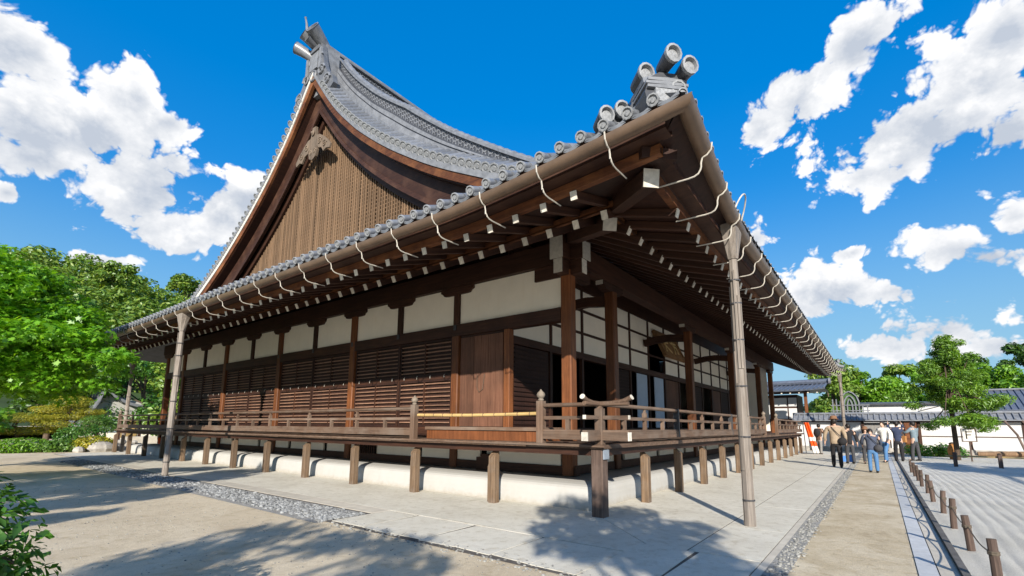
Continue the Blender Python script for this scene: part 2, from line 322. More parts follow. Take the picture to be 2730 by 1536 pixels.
# ------------------------------------------------------------------ mesh helpers
class MB:
    def __init__(s): s.v = []; s.f = []
    def add(s, vs, fs):
        o = len(s.v); s.v.extend([tuple(p) for p in vs]); s.f.extend([tuple(i+o for i in f) for f in fs]); return s
    def box(s, x0, y0, z0, x1, y1, z1):
        return s.add([(x0,y0,z0),(x1,y0,z0),(x1,y1,z0),(x0,y1,z0),(x0,y0,z1),(x1,y0,z1),(x1,y1,z1),(x0,y1,z1)],
                     [(0,3,2,1),(4,5,6,7),(0,1,5,4),(1,2,6,5),(2,3,7,6),(3,0,4,7)])
    def bar(s, p, q, w, h, up=(0,0,1)):
        p, q = Vector(p), Vector(q); d = (q-p).normalized(); u = Vector(up)
        a = d.cross(u)
        if a.length < 1e-5: a = d.cross(Vector((1,0,0)))
        a.normalize(); u = a.cross(d); a *= w/2; u *= h/2
        return s.add([p-a-u,p+a-u,p+a+u,p-a+u,q-a-u,q+a-u,q+a+u,q-a+u],[(0,1,2,3),(7,6,5,4),(0,4,5,1),(1,5,6,2),(2,6,7,3),(3,7,4,0)])
    def cpost(s, x, y, z0, z1, w, d, c=0.02):
        w, d = w/2, d/2
        P = [(w-c,-d),(w,-d+c),(w,d-c),(w-c,d),(-w+c,d),(-w,d-c),(-w,-d+c),(-w+c,-d)]
        return s.prism([(x+a,y+b) for a,b in P], z0, z1)
    def prism(s, poly, a0, a1, axis='z'):
        n = len(poly)
        def P(u, v, w): return {'z': (u, v, w), 'x': (w, u, v), 'y': (u, w, v)}[axis]
        vs = [P(u, v, a0) for u, v in poly]+[P(u, v, a1) for u, v in poly]
        return s.add(vs, [tuple(range(n))[::-1], tuple(range(n, 2*n))]+[(i, (i+1)%n, n+(i+1)%n, n+i) for i in range(n)])
    def tube(s, pts, r, n=8, cap=True):
        pts = [Vector(p) for p in pts]; k = len(pts); rs = r if isinstance(r, (list, tuple)) else [r]*k
        vs = []; ref = None
        for i in range(k):
            t = (pts[min(i+1,k-1)]-pts[max(i-1,0)]).normalized()
            if ref is None:
                ref = Vector((0,0,1)) if abs(t.z) < 0.9 else Vector((1,0,0))
            a = t.cross(ref)
            if a.length < 1e-4: a = t.cross(Vector((0,1,0)))
            a.normalize(); b = a.cross(t); ref = b
            for j in range(n):
                g = 2*math.pi*j/n; vs.append(pts[i]+(a*math.cos(g)+b*math.sin(g))*rs[i])
        fs = [(i*n+j, i*n+(j+1)%n, (i+1)*n+(j+1)%n, (i+1)*n+j) for i in range(k-1) for j in range(n)]
        if cap: fs += [tuple(range(n))[::-1], tuple(range((k-1)*n, k*n))]
        return s.add(vs, fs)
    def lathe(s, prof, n=12, c=(0,0,0)):
        vs = []; 
        for r, z in prof:
            for j in range(n):
                g = 2*math.pi*j/n; vs.append((c[0]+r*math.cos(g), c[1]+r*math.sin(g), c[2]+z))
        k = len(prof)
        fs = [(i*n+j, i*n+(j+1)%n, (i+1)*n+(j+1)%n, (i+1)*n+j) for i in range(k-1) for j in range(n)]
        fs += [tuple(range(n))[::-1], tuple(range((k-1)*n, k*n))]
        return s.add(vs, fs)
    def grid(s, rows):
        k, n = len(rows), len(rows[0]); vs = [p for r in rows for p in r]
        return s.add(vs, [(i*n+j, i*n+j+1, (i+1)*n+j+1, (i+1)*n+j) for i in range(k-1) for j in range(n-1)])
    def ball(s, c, r, n=8, m=5, sq=(1,1,1)):
        prof = [(max(1e-3, math.sin(math.pi*i/m)), -math.cos(math.pi*i/m)) for i in range(m+1)]
        vs = []; 
        for a, z in prof:
            for j in range(n):
                g = 2*math.pi*j/n; vs.append((c[0]+r*sq[0]*a*math.cos(g), c[1]+r*sq[1]*a*math.sin(g), c[2]+r*sq[2]*z))
        fs = [(i*n+j, i*n+(j+1)%n, (i+1)*n+(j+1)%n, (i+1)*n+j) for i in range(m) for j in range(n)]
        return s.add(vs, fs)
    def mesh(s, name, mat, smooth=False):
        me = bpy.data.meshes.new(name); me.from_pydata(s.v, [], s.f)
        bm = bmesh.new(); bm.from_mesh(me); bmesh.ops.recalc_face_normals(bm, faces=bm.faces); bm.to_mesh(me); bm.free()
        if mat: me.materials.append(MATS[mat])
        if smooth:
            me.polygons.foreach_set('use_smooth', [True]*len(me.polygons))
            try: me.set_sharp_from_angle(angle=R(40))
            except Exception: pass
        return me
    def build(s, name, mat, parent=None, smooth=False, loc=None, rz=0.0):
        return put(name, s.mesh(name, mat, smooth), parent, loc, rz)
def put(name, me, parent=None, loc=None, rz=0.0, mat4=None):
    o = bpy.data.objects.new(name, me); COL.objects.link(o)
    if parent: o.parent = parent
    if mat4 is not None: o.matrix_local = mat4
    else:
        if loc: o.location = loc
        if rz: o.rotation_euler = (0, 0, rz)
    return o
def tag(o, label=None, cat=None, group=None, kind=None):
    if label: o['label'] = label
    if cat: o['category'] = cat
    if group: o['group'] = group
    if kind: o['kind'] = kind
    return o
def thing(name, label, cat, loc=(0,0,0), rz=0.0, group=None):
    o = bpy.data.objects.new(name, None); COL.objects.link(o); o.location = loc; o.rotation_euler = (0,0,rz)
    o.empty_display_size = 0.2
    return tag(o, label, cat, group)
def copy_tree(o, parent=None):
    c = o.copy(); COL.objects.link(c)
    if parent: c.parent = parent
    for ch in list(o.children): copy_tree(ch, c)
    return c
def frame(p, xdir, up=(0,0,1)):
    x = Vector(xdir).normalized(); y = Vector(up).cross(x).normalized(); z = x.cross(y)
    M = Matrix((x, y, z)).transposed().to_4x4(); M.translation = p; return M
def interp(tab, x):
    for (a, b), (c, d) in zip(tab, tab[1:]):
        if x <= c: return b+(d-b)*(x-a)/(c-a)
    return tab[-1][1]
def smooth_tab(tab, n=200):
    """catmull-rom through the table, so that the roof curves are fair"""
    xs = [t[0] for t in tab]; ys = [t[1] for t in tab]; m = []
    for i in range(len(xs)):
        a, b = max(i-1, 0), min(i+1, len(xs)-1); m.append((ys[b]-ys[a])/(xs[b]-xs[a]))
    out = []
    for i in range(len(xs)-1):
        h = xs[i+1]-xs[i]; k = max(2, int(n*h/(xs[-1]-xs[0])))
        for j in range(k):
            t = j/k; t2, t3 = t*t, t*t*t
            out.append((xs[i]+t*h, (2*t3-3*t2+1)*ys[i]+(t3-2*t2+t)*h*m[i]+(-2*t3+3*t2)*ys[i+1]+(t3-t2)*h*m[i+1]))
    out.append((xs[-1], ys[-1])); return out
# ------------------------------------------------------------------ the temple hall
hall = thing('temple_hall', 'large dark timber temple hall with grey tiled gabled roof and raised railed veranda', 'temple')
SMAX = {'L': 30.6, 'R': 31.0}            # far corner of each eave
def P(side, s, t, z): return (t, s, z) if side == 'L' else (s, t, z)
def flare(side, s):
    a = max(0, 1-(s+2.57)/4.3); b = max(0, 1-(SMAX[side]-s)/5.5)
    return max(a, b)**1.4
def lift(side, s):
    far = max(0, (s-17)/14)*0.12 if side == 'L' else 0
    return 0.33*flare(side, s)+far
def gut_t(side, s): return -2.57 if side == 'L' else -2.33-0.23*flare(side, s)
def gut_z(side, s): return 5.13+lift(side, s)
LOWT = {'L': -1.1, 'R': -0.80}; UPT = {'L': -2.12, 'R': -1.84}
def zlow(side, t): return 6.32+(t-1.5)*0.507-(0.10 if side == 'R' else 0)
def zup(side, t): return (4.89 if side == 'L' else 4.83)+(t-UPT[side])*0.32
def lfrac(t): return min(1.0, max(0.0, (1.5-t)/4.0))

# plinth: a white plaster mound under the floor
prof = [(0.42, 0), (0.422, 0.12), (0.432, 0.24), (0.45, 0.33), (0.48, 0.39), (0.53, 0.43), (0.62, 0.46), (0.80, 0.48), (1.3, 0.50), (2.6, 0.515)]
rows = []
for t, z in prof:
    X1, Y1 = 28.9-t, 29.2-t
    ring = []
    for (ax, ay), (bx, by) in (((t,t),(X1,t)), ((X1,t),(X1,Y1)), ((X1,Y1),(t,Y1)), ((t,Y1),(t,t))):
        for i in range(40):
            u = i/40; ring.append((ax+(bx-ax)*u, ay+(by-ay)*u, z))
    ring.append(ring[0]); rows.append(ring)
pl = MB().grid(rows); pl.box(2.5, 2.5, 0.1, 26.5, 26.7, 0.51); pl.build('plinth', 'white_plaster', hall)

# floor frame seen in the dark under the veranda
mb = MB()
for y0, y1 in ((1.3, 27.6),): mb.box(1.42, y0, 0.52, 1.58, y1, 0.72)
mb.box(1.6, 1.42, 0.52, 28, 1.58, 0.72); mb.build('ground_sill', 'timber_y', hall)
for i in range(11):
    y = 1.72+i*2.42
    MB().box(1.46, y, 0.72, 1.52, y+2.2, 1.12).build('underfloor_panel', 'wall_plaster', hall)
for i in range(10):
    x = 1.75+i*2.6
    MB().box(x, 1.46, 0.72, x+2.35, 1.52, 1.12).build('underfloor_panel', 'wall_plaster', hall)
g = MB().box(1.40, 8.4, 0.72, 1.44, 9.5, 1.1).build('vent_grille', 'void', hall)
gm = MB().box(-0.012, -0.012, 0, 0.012, 0.012, 0.38).mesh('vent_bar', 'timber_z')
for i in range(10): put('vent_bar', gm, g, (1.385, 8.45+i*0.11, 0.72))
mb = MB().box(1.32, 3.55, 0.505, 1.44, 4.15, 0.82); mb.box(1.28, 3.72, 0.82, 1.44, 3.98, 0.9); mb.build('vent_hood', 'timber_y', hall)
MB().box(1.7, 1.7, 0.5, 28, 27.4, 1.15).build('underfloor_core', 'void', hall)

# veranda: posts, beams, boards
pm = MB(); w = 0.086
pm.v = [(-w,-w,0),(w,-w,0),(w,w,0),(-w,w,0),(-w,-w,0.95),(w,-w,0.95),(w,w,1.09),(-w,w,1.09)]
pm.f = [(0,3,2,1),(4,5,6,7),(0,1,5,4),(1,2,6,5),(2,3,7,6),(3,0,4,7)]
bmx = bmesh.new(); pme = pm.mesh('veranda_post', None); bmx.from_mesh(pme)
bmesh.ops.bevel(bmx, geom=[e for e in bmx.edges if abs(e.verts[0].co.z-e.verts[1].co.z) > 0.5], offset=0.014, segments=1, affect='EDGES')
bmx.to_mesh(pme); bmx.free(); pme.materials.append(MATS['post_wood_z'])
cleat = MB(); cleat.v = [(-.03,-.05,0.02),(.03,-.05,.02),(.03,.05,.02),(-.03,.05,.02),(-.03,-.05,.74),(.03,-.05,.74),(.03,.05,.93),(-.03,.05,.93)]; cleat.f = pm.f
cme = cleat.mesh('post_cleat', 'post_wood_z')
for i in range(1, 14):                                   # along the long front
    o = put('veranda_post', pme, hall, (i*2.1455, 0.0, 0)); 
for i in range(1, 13):                                   # along the gable side
    o = put('veranda_post', pme, hall, (0.0, i*2.4764, 0), -math.pi/2); put('post_cleat', cme, o, (-0.118, 0.02, 0))
MB().cpost(0.0, 0.0, 0, 1.21, 0.235, 0.235, 0.022).build('corner_post', 'stake_wood', hall)
b = MB().box(0.125, -0.10, 0.98, 0.15, 0.10, 1.20); b.box(-0.10, -0.15, 1.02, 0.10, -0.125, 1.19).build('post_plate', 'fitting_metal', hall)
MB().box(-0.07, -0.02, 1.075, 0.07, 29.4, 1.205).build('edge_beam', 'timber_y', hall)
MB().box(0.075, -0.07, 1.075, 28.2, 0.07, 1.205).build('edge_beam', 'timber_x', hall)
MB().box(1.0, 0.3, 1.02, 1.15, 29.2, 1.20).build('floor_beam', 'timber_y', hall)
MB().box(1.2, 1.0, 1.02, 28.2, 1.15, 1.20).build('floor_beam', 'timber_x', hall)
deck = MB().box(-0.17, -0.17, 1.207, 1.5, 1.5, 1.278).build('deck', 'rail_wood_x', hall)
db = MB().box(0, 0, 0, 1.68, 0.292, 0.072); db_m = db.mesh('deck_board', 'rail_wood_x')
for i in range(93): put('deck_board', db_m, deck, (-0.19+random.uniform(-.006, .006), 1.51+i*0.298, 1.208))
db2 = MB().box(0, 0, 0, 0.292, 1.68, 0.072).mesh('deck_board', 'rail_wood_y')
for i in range(90): put('deck_board', db2, deck, (1.51+i*0.298, -0.19+random.uniform(-.006, .006), 1.208))
MB().box(-0.22, -0.21, 1.235, -0.197, 29.3, 1.268).build('edge_strip', 'rail_wood_y', hall)
# raised step inside the gap of the railing
st = MB().box(0.32, 1.6, 1.282, 1.42, 4.93, 1.5).build('entrance_step', 'orange_board', hall)
MB().box(0.28, 1.56, 1.502, 1.42, 4.96, 1.575).build('step_board', 'rail_wood_y', st)

# railing
def newel(x, y):
    n = MB().cpost(x, y, 1.28, 2.10, 0.15, 0.15, 0.012).build('newel_post', 'rail_wood_z', hall)
    MB().lathe([(0.05, 0), (0.062, 0.02), (0.045, 0.05), (0.078, 0.085), (0.088, 0.12), (0.07, 0.165), (0.03, 0.20), (0.006, 0.235)], 12, (x, y, 2.10)).build('finial', 'finial_wood', n, True)
for q in ((-.05, 5.0), (-.05, 1.24), (15.75, -.05), (19.0, -.05), (-.05, 29.2)): newel(*q)
def rails(a, b, side):
    ax = 'y' if side == 'L' else 'x'
    q = lambda s, z: P(side, s, -.05, z)
    MB().tube([q(a, 2.01), q(b, 2.01)], 0.042, 10).build('handrail', 'rail_wood_'+ax, hall, True)
    MB().bar(q(a, 1.765), q(b, 1.765), 0.055, 0.065).build('middle_rail', 'rail_wood_'+ax, hall)
    MB().bar(q(a, 1.43), q(b, 1.43), 0.12, 0.145).build('bottom_rail', 'rail_wood_'+ax, hall)
    MB().bar(q(a, 1.522), q(b, 1.522), 0.09, 0.035).build('sill_rail', 'rail_wood_'+ax, hall)
def blocks(side, s, tall):
    q = lambda z: P(side, s, -.05, z)
    bm_ = MB().bar(q(1.54), q(1.733), 0.075, 0.075, (1, 0, 0)).build('baluster', 'rail_wood_z', hall)
    if tall:
        m = MB().bar(q(1.80), q(1.90), 0.085, 0.085, (1, 0, 0)); m.bar(q(1.90), q(1.968), 0.05, 0.05, (1, 0, 0))
        m.build('rail_block', 'rail_wood_z', bm_)
rails(5.08, 29.12, 'L'); rails(-0.62, 1.16, 'L'); rails(-0.62, 15.67, 'R'); rails(19.08, 28.3, 'R')
for i in range(19): blocks('L', 6.12+i*1.225, i % 2 == 1)
for i in range(14): blocks('R', 1.0+i*1.073, i % 2 == 1)
for i in range(8): blocks('R', 20.1+i*1.073, i % 2 == 0)
blocks('L', 0.62, False)
# crossed rail ends at the corner, turned up and painted white
n = MB().cpost(-.05, -.05, 1.28, 1.93, 0.15, 0.15, 0.012).build('newel_post', 'rail_wood_z', hall)
MB().box(-.10, -.10, 1.93, 0.0, 0.0, 1.975).build('rail_block', 'rail_wood_z', n)
for side in 'LR':
    q = lambda s, z: P(side, s, -.05, z)
    MB().tube([q(0.15, 2.012), q(-0.3, 2.02), q(-0.52, 2.05), q(-0.68, 2.115)], [0.043, 0.044, 0.045, 0.046], 10).build('rail_end', 'rail_wood_x', hall, True)
    MB().tube([q(-0.676, 2.114), q(-0.69, 2.121)], 0.049, 10).build('end_cap', 'white_cap', hall)
    MB().bar(q(-0.615, 1.765), q(-0.632, 1.765), 0.06, 0.07).build('end_cap', 'white_cap', hall)
    MB().bar(q(-0.615, 1.43), q(-0.632, 1.43), 0.125, 0.15).build('end_cap', 'white_cap', hall)
MB().tube([(-.05, 4.86, 1.85), (-.05, 3.9, 1.838), (-.05, 3.1, 1.832), (-.05, 2.2, 1.838), (-.05, 1.33, 1.852)], 0.036, 8).build('bamboo_bar', 'bamboo', hall, True)
nodes = bpy.data.objects['bamboo_bar']; nm_ = MB().tube([(0, -.008, 0), (0, .008, 0)], 0.041, 8).mesh('bamboo_node', 'rail_wood_y')
for i in range(11): put('bamboo_node', nm_, nodes, (-.05, 1.5+i*0.31, 1.85-0.012*math.sin(math.pi*(i+.5)/11)))
for s in (4.15, 9.7): MB().box(s-.03, -0.115, 1.36, s+.03, 0.015, 2.06).build('rail_strap', 'strap_metal', hall)

# columns and struts
def column(x, y, z0, z1, w, mat='column_wood'):
    return MB().cpost(x, y, z0, z1, w, w, 0.025).build('column', mat, hall)
YC = [1.5, 9.9, 14.9, 19.95, 25.1, 27.6]
for y in YC: column(1.5, y, 0.515, 5.26, 0.27)
column(1.5, 5.07, 0.515, 4.055, 0.25); 
XC = [3.8, 10.55, 17.3, 24.0, 28.2]
for x in XC: column(x, 1.5, 0.515, 5.26, 0.27)
for y in (27.6,): column(4.5, y, 0.515, 5.26, 0.25)
YS = [5.07, 7.5, 9.9, 12.35, 14.9, 17.35, 19.95, 22.45, 25.1, 27.6]
for y in YS:
    if y not in YC: MB().cpost(1.5, y, 4.39, 5.26, 0.22, 0.20, 0.012).build('strut', 'timber_z', hall)
def bracket(side, s, t=1.5, L=0.62):
    q = lambda a, z: P(side, s+a, t, z)
    pr_ = [(-L, 5.465), (-L, 5.37), (-L+.08, 5.33), (-L+.13, 5.27), (-L+.25, 5.255), (L-.25, 5.255), (L-.13, 5.27), (L-.08, 5.33), (L, 5.37), (L, 5.465)]
    m = MB(); k = len(pr_)
    m.add([P(side, s+a, t-.11, z) for a, z in pr_]+[P(side, s+a, t+.11, z) for a, z in pr_],
          [tuple(range(k)), tuple(range(k, 2*k))[::-1]]+[(i, (i+1) % k, k+(i+1) % k, k+i) for i in range(k)])
    return m.build('boat_bracket', 'timber_'+('y' if side == 'L' else 'x'), hall)
for y in YS: bracket('L', y)
for x in XC: bracket('R', x)
# the two wall plates cross at the corner; their ends are painted white
MB().box(1.33, 1.0, 5.47, 1.67, 28.2, 6.0).build('wall_plate', 'timber_y', hall)
MB().box(0.995, 1.335, 5.475, 28.8, 1.665, 6.02).build('wall_plate', 'timber_x', hall)
MB().box(0.975, 1.33, 5.45, 0.994, 1.67, 6.02).build('end_cap', 'white_cap', hall); MB().box(1.325, 0.98, 5.45, 1.675, 0.999, 6.02).build('end_cap', 'white_cap', hall)
MB().box(1.06, 1.39, 5.13, 2.4, 1.61, 5.46).build('bracket_arm', 'timber_x', hall); MB().box(1.40, 1.06, 5.135, 1.60, 2.4, 5.465).build('bracket_arm', 'timber_y', hall)
MB().box(1.045, 1.385, 5.125, 1.059, 1.615, 5.465).build('end_cap', 'white_cap', hall); MB().box(1.395, 1.045, 5.13, 1.605, 1.059, 5.47).build('end_cap', 'white_cap', hall)
for x in XC[:4]: MB().box(x-.68, 1.40, 5.345, x-.665, 1.60, 5.46).build('end_cap', 'white_cap', hall)
# gable side: head beam, plaster panels, shutters
MB().box(1.38, 1.64, 4.06, 1.62, 27.46, 4.385).build('head_beam', 'timber_y', hall)
MB().box(1.40, 5.2, 1.44, 1.60, 25.0, 1.56).build('threshold', 'timber_y', hall)
MB().box(1.36, 1.64, 1.30, 1.62, 25.0, 1.435).build('floor_edge', 'timber_y', hall)
edges = [1.635]+[y for y in YS]
for a, b in zip(edges, edges[1:]):
    MB().box(1.47, a+(0.0 if a < 2 else 0.11), 4.39, 1.52, b-0.11, 5.46).build('plaster_panel', 'wall_plaster', hall)
clip_m = MB().box(-.012, -.05, -.07, .012, .05, .07).mesh('iron_clip', 'strap_metal')
for y in (5.07, 7.5, 9.9, 12.35, 14.9): put('iron_clip', clip_m, hall, (1.366, y, 4.30))

def shutter(y0, y1, z0, z1, closed=True):
    s = MB().box(1.52, y0, z0, 1.56, y1, z1)
    fr = 0.055
    s.box(1.455, y0, z0, 1.518, y0+fr, z1); s.box(1.455, y1-fr, z0, 1.518, y1, z1)
    s.box(1.455, y0+fr, z0, 1.518, y1-fr, z0+fr); s.box(1.455, y0+fr, z1-fr, 1.518, y1-fr, z1)
    o = s.build('lattice_shutter', 'shutter_board', hall)
    L = y1-y0-2*fr
    me = slat_meshes.get(round(L, 2))
    if me is None:
        me = slat_meshes[round(L, 2)] = MB().box(-.012, 0, -.017, .038, L, .017).mesh('slat', 'slat_wood')
    n = int((z1-z0-2*fr)/0.112); st_ = (z1-z0-2*fr)/n
    for i in range(n): put('slat', me, o, (1.470+random.uniform(-.004, .004), y0+fr, z0+fr+st_*(i+.5)+random.uniform(-.006, .006)))
    for k in (1,):
        MB().box(1.448, (y0+y1)/2-.024, z0+fr, 1.512, (y0+y1)/2+.024, z1-fr).build('stile', 'timber_z', o)
slat_meshes = {}
bays = [(5.2, 9.76), (10.05, 14.76), (15.05, 19.8), (20.1, 24.95)]
for a, b in bays:
    m = (a+b)/2
    for y0, y1 in ((a+.03, m-.035), (m+.035, b-.03)):
        shutter(y0, y1, 1.565, 2.90); shutter(y0, y1, 3.02, 4.05)
    MB().box(1.43, m-.033, 1.565, 1.57, m+.033, 4.055).build('mullion', 'timber_z', hall)
    MB().box(1.45, a+.03, 2.903, 1.56, b-.03, 3.017).build('transom', 'timber_y', hall)
hk = MB().tube([(0, 0, 0), (-.03, 0, -.02), (-.03, 0, -.09)], 0.008, 5).mesh('shutter_hook', 'hook_metal')
for a, b in bays:
    for i in range(8): put('shutter_hook', hk, hall, (1.445, a+.3+i*(b-a-.6)/7, 3.03))
# broad plank door next to the corner
door = MB().box(1.49, 3.42, 1.58, 1.54, 4.93, 4.05).build('plank_door', 'shutter_board', hall)
for i in range(6): MB().box(1.462+random.uniform(-.004, .004), 3.425+i*.25, 1.585, 1.489, 3.425+i*.25+.242, 4.0).build('plank', 'door_wood', door)
MB().tube([(1.44, 4.28, 2.95), (1.435, 4.27, 2.6), (1.435, 4.2, 2.48), (1.435, 4.08, 2.55), (1.44, 4.02, 2.95)], 0.008, 5).build('pull_cord', 'rope', door)
MB().cpost(1.5, 3.27, 1.44, 4.055, 0.19, 0.19, 0.015).build('door_jamb', 'column_wood', hall)
MB().box(1.47, 3.42, 4.02, 1.60, 4.93, 4.058).build('door_head', 'timber_y', hall)

# inner wall of the broad veranda on the long front
IY = 3.3
xs_i = [1.62+i*1.87 for i in range(15)]
MB().box(1.6, IY-.06, 6.0, 28.1, IY+.1, 6.6).build('inner_plate', 'timber_x', hall)
MB().box(1.6, IY-.07, 3.72, 28.1, IY+.1, 3.93).build('inner_head_beam', 'timber_x', hall)
for z in (4.54, 5.29): MB().box(1.6, IY-.045, z, 28.1, IY+.02, z+.075).build('batten', 'timber_x', hall)
for i, x in enumerate(xs_i): MB().box(x-.045, IY-.06, 3.93, x+.045, IY+.03, 6.0).build('wall_strut', 'timber_z', hall)
for a, b in zip(xs_i, xs_i[1:]):
    for z0, z1 in ((3.935, 4.535), (4.62, 5.285), (5.37, 5.995)):
        if 11.0 < (a+b)/2 < 13.6 and z0 < 5: continue
        MB().box(a+.05, IY-.01, z0, b-.05, IY+.025, z1).build('plaster_panel', 'wall_plaster', hall)
MB().box(1.6, IY-.06, 1.40, 28.1, IY+.08, 1.56).build('inner_threshold', 'timber_x', hall)
def inner_shutter(x0, x1):
    o = MB().box(x0, IY, 1.58, x1, IY+.04, 3.70).build('wood_shutter', 'shutter_board', hall)
    me = MB().box(0, 0, -.02, x1-x0-.1, .03, .02).mesh('slat', 'shutter_board')
    for i in range(17): put('slat', me, o, (x0+.05, IY-.033, 1.66+i*.122))
def panel_door(x0, x1):
    o = MB().box(x0, IY+.0, 1.58, x1, IY+.035, 3.70).build('board_door', 'timber_z', hall)
    for i in range(4): MB().box(x0+i*(x1-x0)/4+.006, IY-.022, 1.60, x0+(i+1)*(x1-x0)/4-.006, IY-.002, 3.68).build('plank', 'door_wood' if x0 > 9 else 'timber_z', o)
seq = ['s', 'o', 'o', 's', 'j', 'j', 'd', 'o', 's', 'o', 'd', 's', 'd', 'd']
for k, (a, b) in zip(seq, zip(xs_i, xs_i[1:])):
    MB().box(a-.06, IY-.05, 1.56, a+.06, IY+.06, 3.72).build('door_post', 'timber_z', hall)
    if k == 's': inner_shutter(a+.08, b-.08)
    elif k == 'd': panel_door(a+.08, b-.08)
    elif k == 'j':
        o = MB().box(a+.7, IY+.01, 1.58, b-.12, IY+.04, 3.70).build('paper_screen', 'shoji', hall)
MB().box(1.75, 9.0, 1.2, 28, 9.1, 6.6).build('dark_box_back', 'void', hall)  # back of a near-black box added behind the openings to block light
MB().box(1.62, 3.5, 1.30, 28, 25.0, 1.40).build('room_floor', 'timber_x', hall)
MB().box(1.65, 3.2, 6.6, 28, 25.0, 6.7).build('dark_box_top', 'void', hall)  # top of the added light-blocking box
MB().box(1.68, 3.42, 1.42, 1.74, 25.0, 6.6).build('dark_box_side', 'void', hall)  # side of the added light-blocking box
MB().box(28.05, 1.7, 1.2, 28.2, 27.5, 6.6).build('end_wall', 'wall_plaster', hall)
MB().box(1.7, 25.04, 1.44, 4.4, 25.16, 5.9).build('corridor_wall', 'wall_plaster', hall)
MB().box(4.6, 25.02, 1.44, 28, 25.18, 6.5).build('back_wall', 'timber_z', hall)
MB().box(1.6, 1.6, 1.285, 28, 3.25, 1.395).build('corridor_floor', 'timber_x', hall)
# tie beams from the front columns to the inner wall
for x in XC[:4]:
    pts = [(x, 1.6, 5.02), (x, 2.2, 5.10), (x, 2.7, 5.08), (x, 3.25, 4.98)]
    m = MB()
    for p, q in zip(pts, pts[1:]): m.bar(p, q, 0.18, 0.27)
    m.build('tie_beam', 'timber_y', hall)
MB().box(1.64, 1.41, 4.07, 3.66, 1.585, 4.30) if False else None

# ------------------------------------------------------------------ eaves
SP = 0.545
def eave(side):
    ax = 'x' if side == 'L' else 'y'
    S = SMAX[side]
    d = (1, 0) if side == 'L' else (0, 1)
    lo_len = 1.9-LOWT[side]; up_len = (-0.45)-UPT[side]
    n = int((S+1.2)/SP)
    for i in range(n):
        s = -0.75+i*SP
        if s > S-1.5: break
        for kind in ('base', 'flying'):
            t0 = LOWT[side] if kind == 'base' else UPT[side]
            t1 = 1.9 if kind == 'base' else -0.45
            zf = zlow if kind == 'base' else zup
            if s < t1: t1 = s+0.05
            if t1-t0 < 0.25: continue
            p = Vector(P(side, s, t0, zf(side, t0)+lift(side, s)*lfrac(t0)))
            q = Vector(P(side, s, t1, zf(side, t1)+lift(side, s)*lfrac(t1)))
            L = (q-p).length; w, h = (0.105, 0.145) if kind == 'base' else (0.10, 0.125)
            key = (kind, round(L, 2))
            if key not in raf_m: raf_m[key] = MB().box(0, -w/2, -h/2, round(L, 2), w/2, h/2).mesh(kind+'_rafter', 'timber_x')
            o = put(kind+'_rafter', raf_m[key], hall, mat4=frame(p, q-p))
            if kind not in cap_m: cap_m[kind] = MB().box(-0.012, -w/2-.003, -h/2-.003, 0.004, w/2+.003, h/2+.003).mesh('rafter_cap', 'white_cap')
            put('rafter_cap', cap_m[kind], o)
    # soffit boards above the rafters, laid out from hip to hip
    def sheet(name, t0, t1, zf, dz, mat, nt_=4, thick=0.03):
        rows = []
        for j in range(nt_+1):
            t = t0+(t1-t0)*j/nt_; a, b = t, S-(t+2.57); r = []
            for i in range(61):
                u = i/60; u = u*u*(3-2*u)*0.6+u*0.4; s = a+(b-a)*u
                r.append(P(side, s, t, zf(side, t)+dz+lift(side, s)*lfrac(t)))
            rows.append(r)
        m = MB().grid(rows); m.grid([[(x, y, z+thick) for x, y, z in r] for r in rows]); m.build(name, mat, hall)
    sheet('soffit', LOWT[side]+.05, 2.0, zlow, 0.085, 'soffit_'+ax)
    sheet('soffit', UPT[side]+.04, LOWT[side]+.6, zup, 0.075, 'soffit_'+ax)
    # fascia beam under the flying rafters' seat, and the curved fascia under the tiles
    def run(name, t, zfun, w, h, mat, cap=None):
        rows = []
        k = 70
        a, b = t, S-(t+2.57)
        for i in range(k+1):
            u = i/k; u = u*u*(3-2*u)*0.5+u*0.5; s = a+(b-a)*u; tt = t(s) if callable(t) else t; z = zfun(s)
            rows.append([P(side, s, tt-w/2, z-h/2), P(side, s, tt+w/2, z-h/2), P(side, s, tt+w/2, z+h/2), P(side, s, tt-w/2, z+h/2), P(side, s, tt-w/2, z-h/2)])
        MB().grid(rows).build(name, mat, hall)
    lt = LOWT[side]+.12
    run('rafter_beam', lt, lambda s: zlow(side, lt)+0.135+lift(side, s)*lfrac(lt), 0.12, 0.10, 'barge_wood')
    ft = UPT[side]-.0
    run('eave_board', ft+.03, lambda s: zup(side, ft)+0.145+lift(side, s)*lfrac(ft), 0.11, 0.14, 'barge_wood')
    run('tile_seat', ft-.13, lambda s: zup(side, ft)+0.30+lift(side, s)*0.99, 0.26, 0.16, 'barge_dark')
    rows = [[], [], []]
    for i in range(81):
        u = i/80; u = u*u*(3-2*u)*0.5+u*0.5
        s0 = UPT[side]+.02; s = s0+(S-(s0+2.57)-s0)*u; t0 = UPT[side]+.02
        a_ = P(side, s, t0, zup(side, t0)+.19+lift(side, s)*.99)
        s1 = -2.52+(S-.05+2.52)*u; b_ = P(side, s1, gut_t(side, s1)+.0, gut_z(side, s1)+.185)
        rows[0].append(a_); rows[1].append(tuple((p+q)/2 for p, q in zip(a_, b_))); rows[2].append(b_)
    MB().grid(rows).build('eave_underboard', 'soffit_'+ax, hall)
raf_m = {}; cap_m = {}
eave('L'); eave('R')
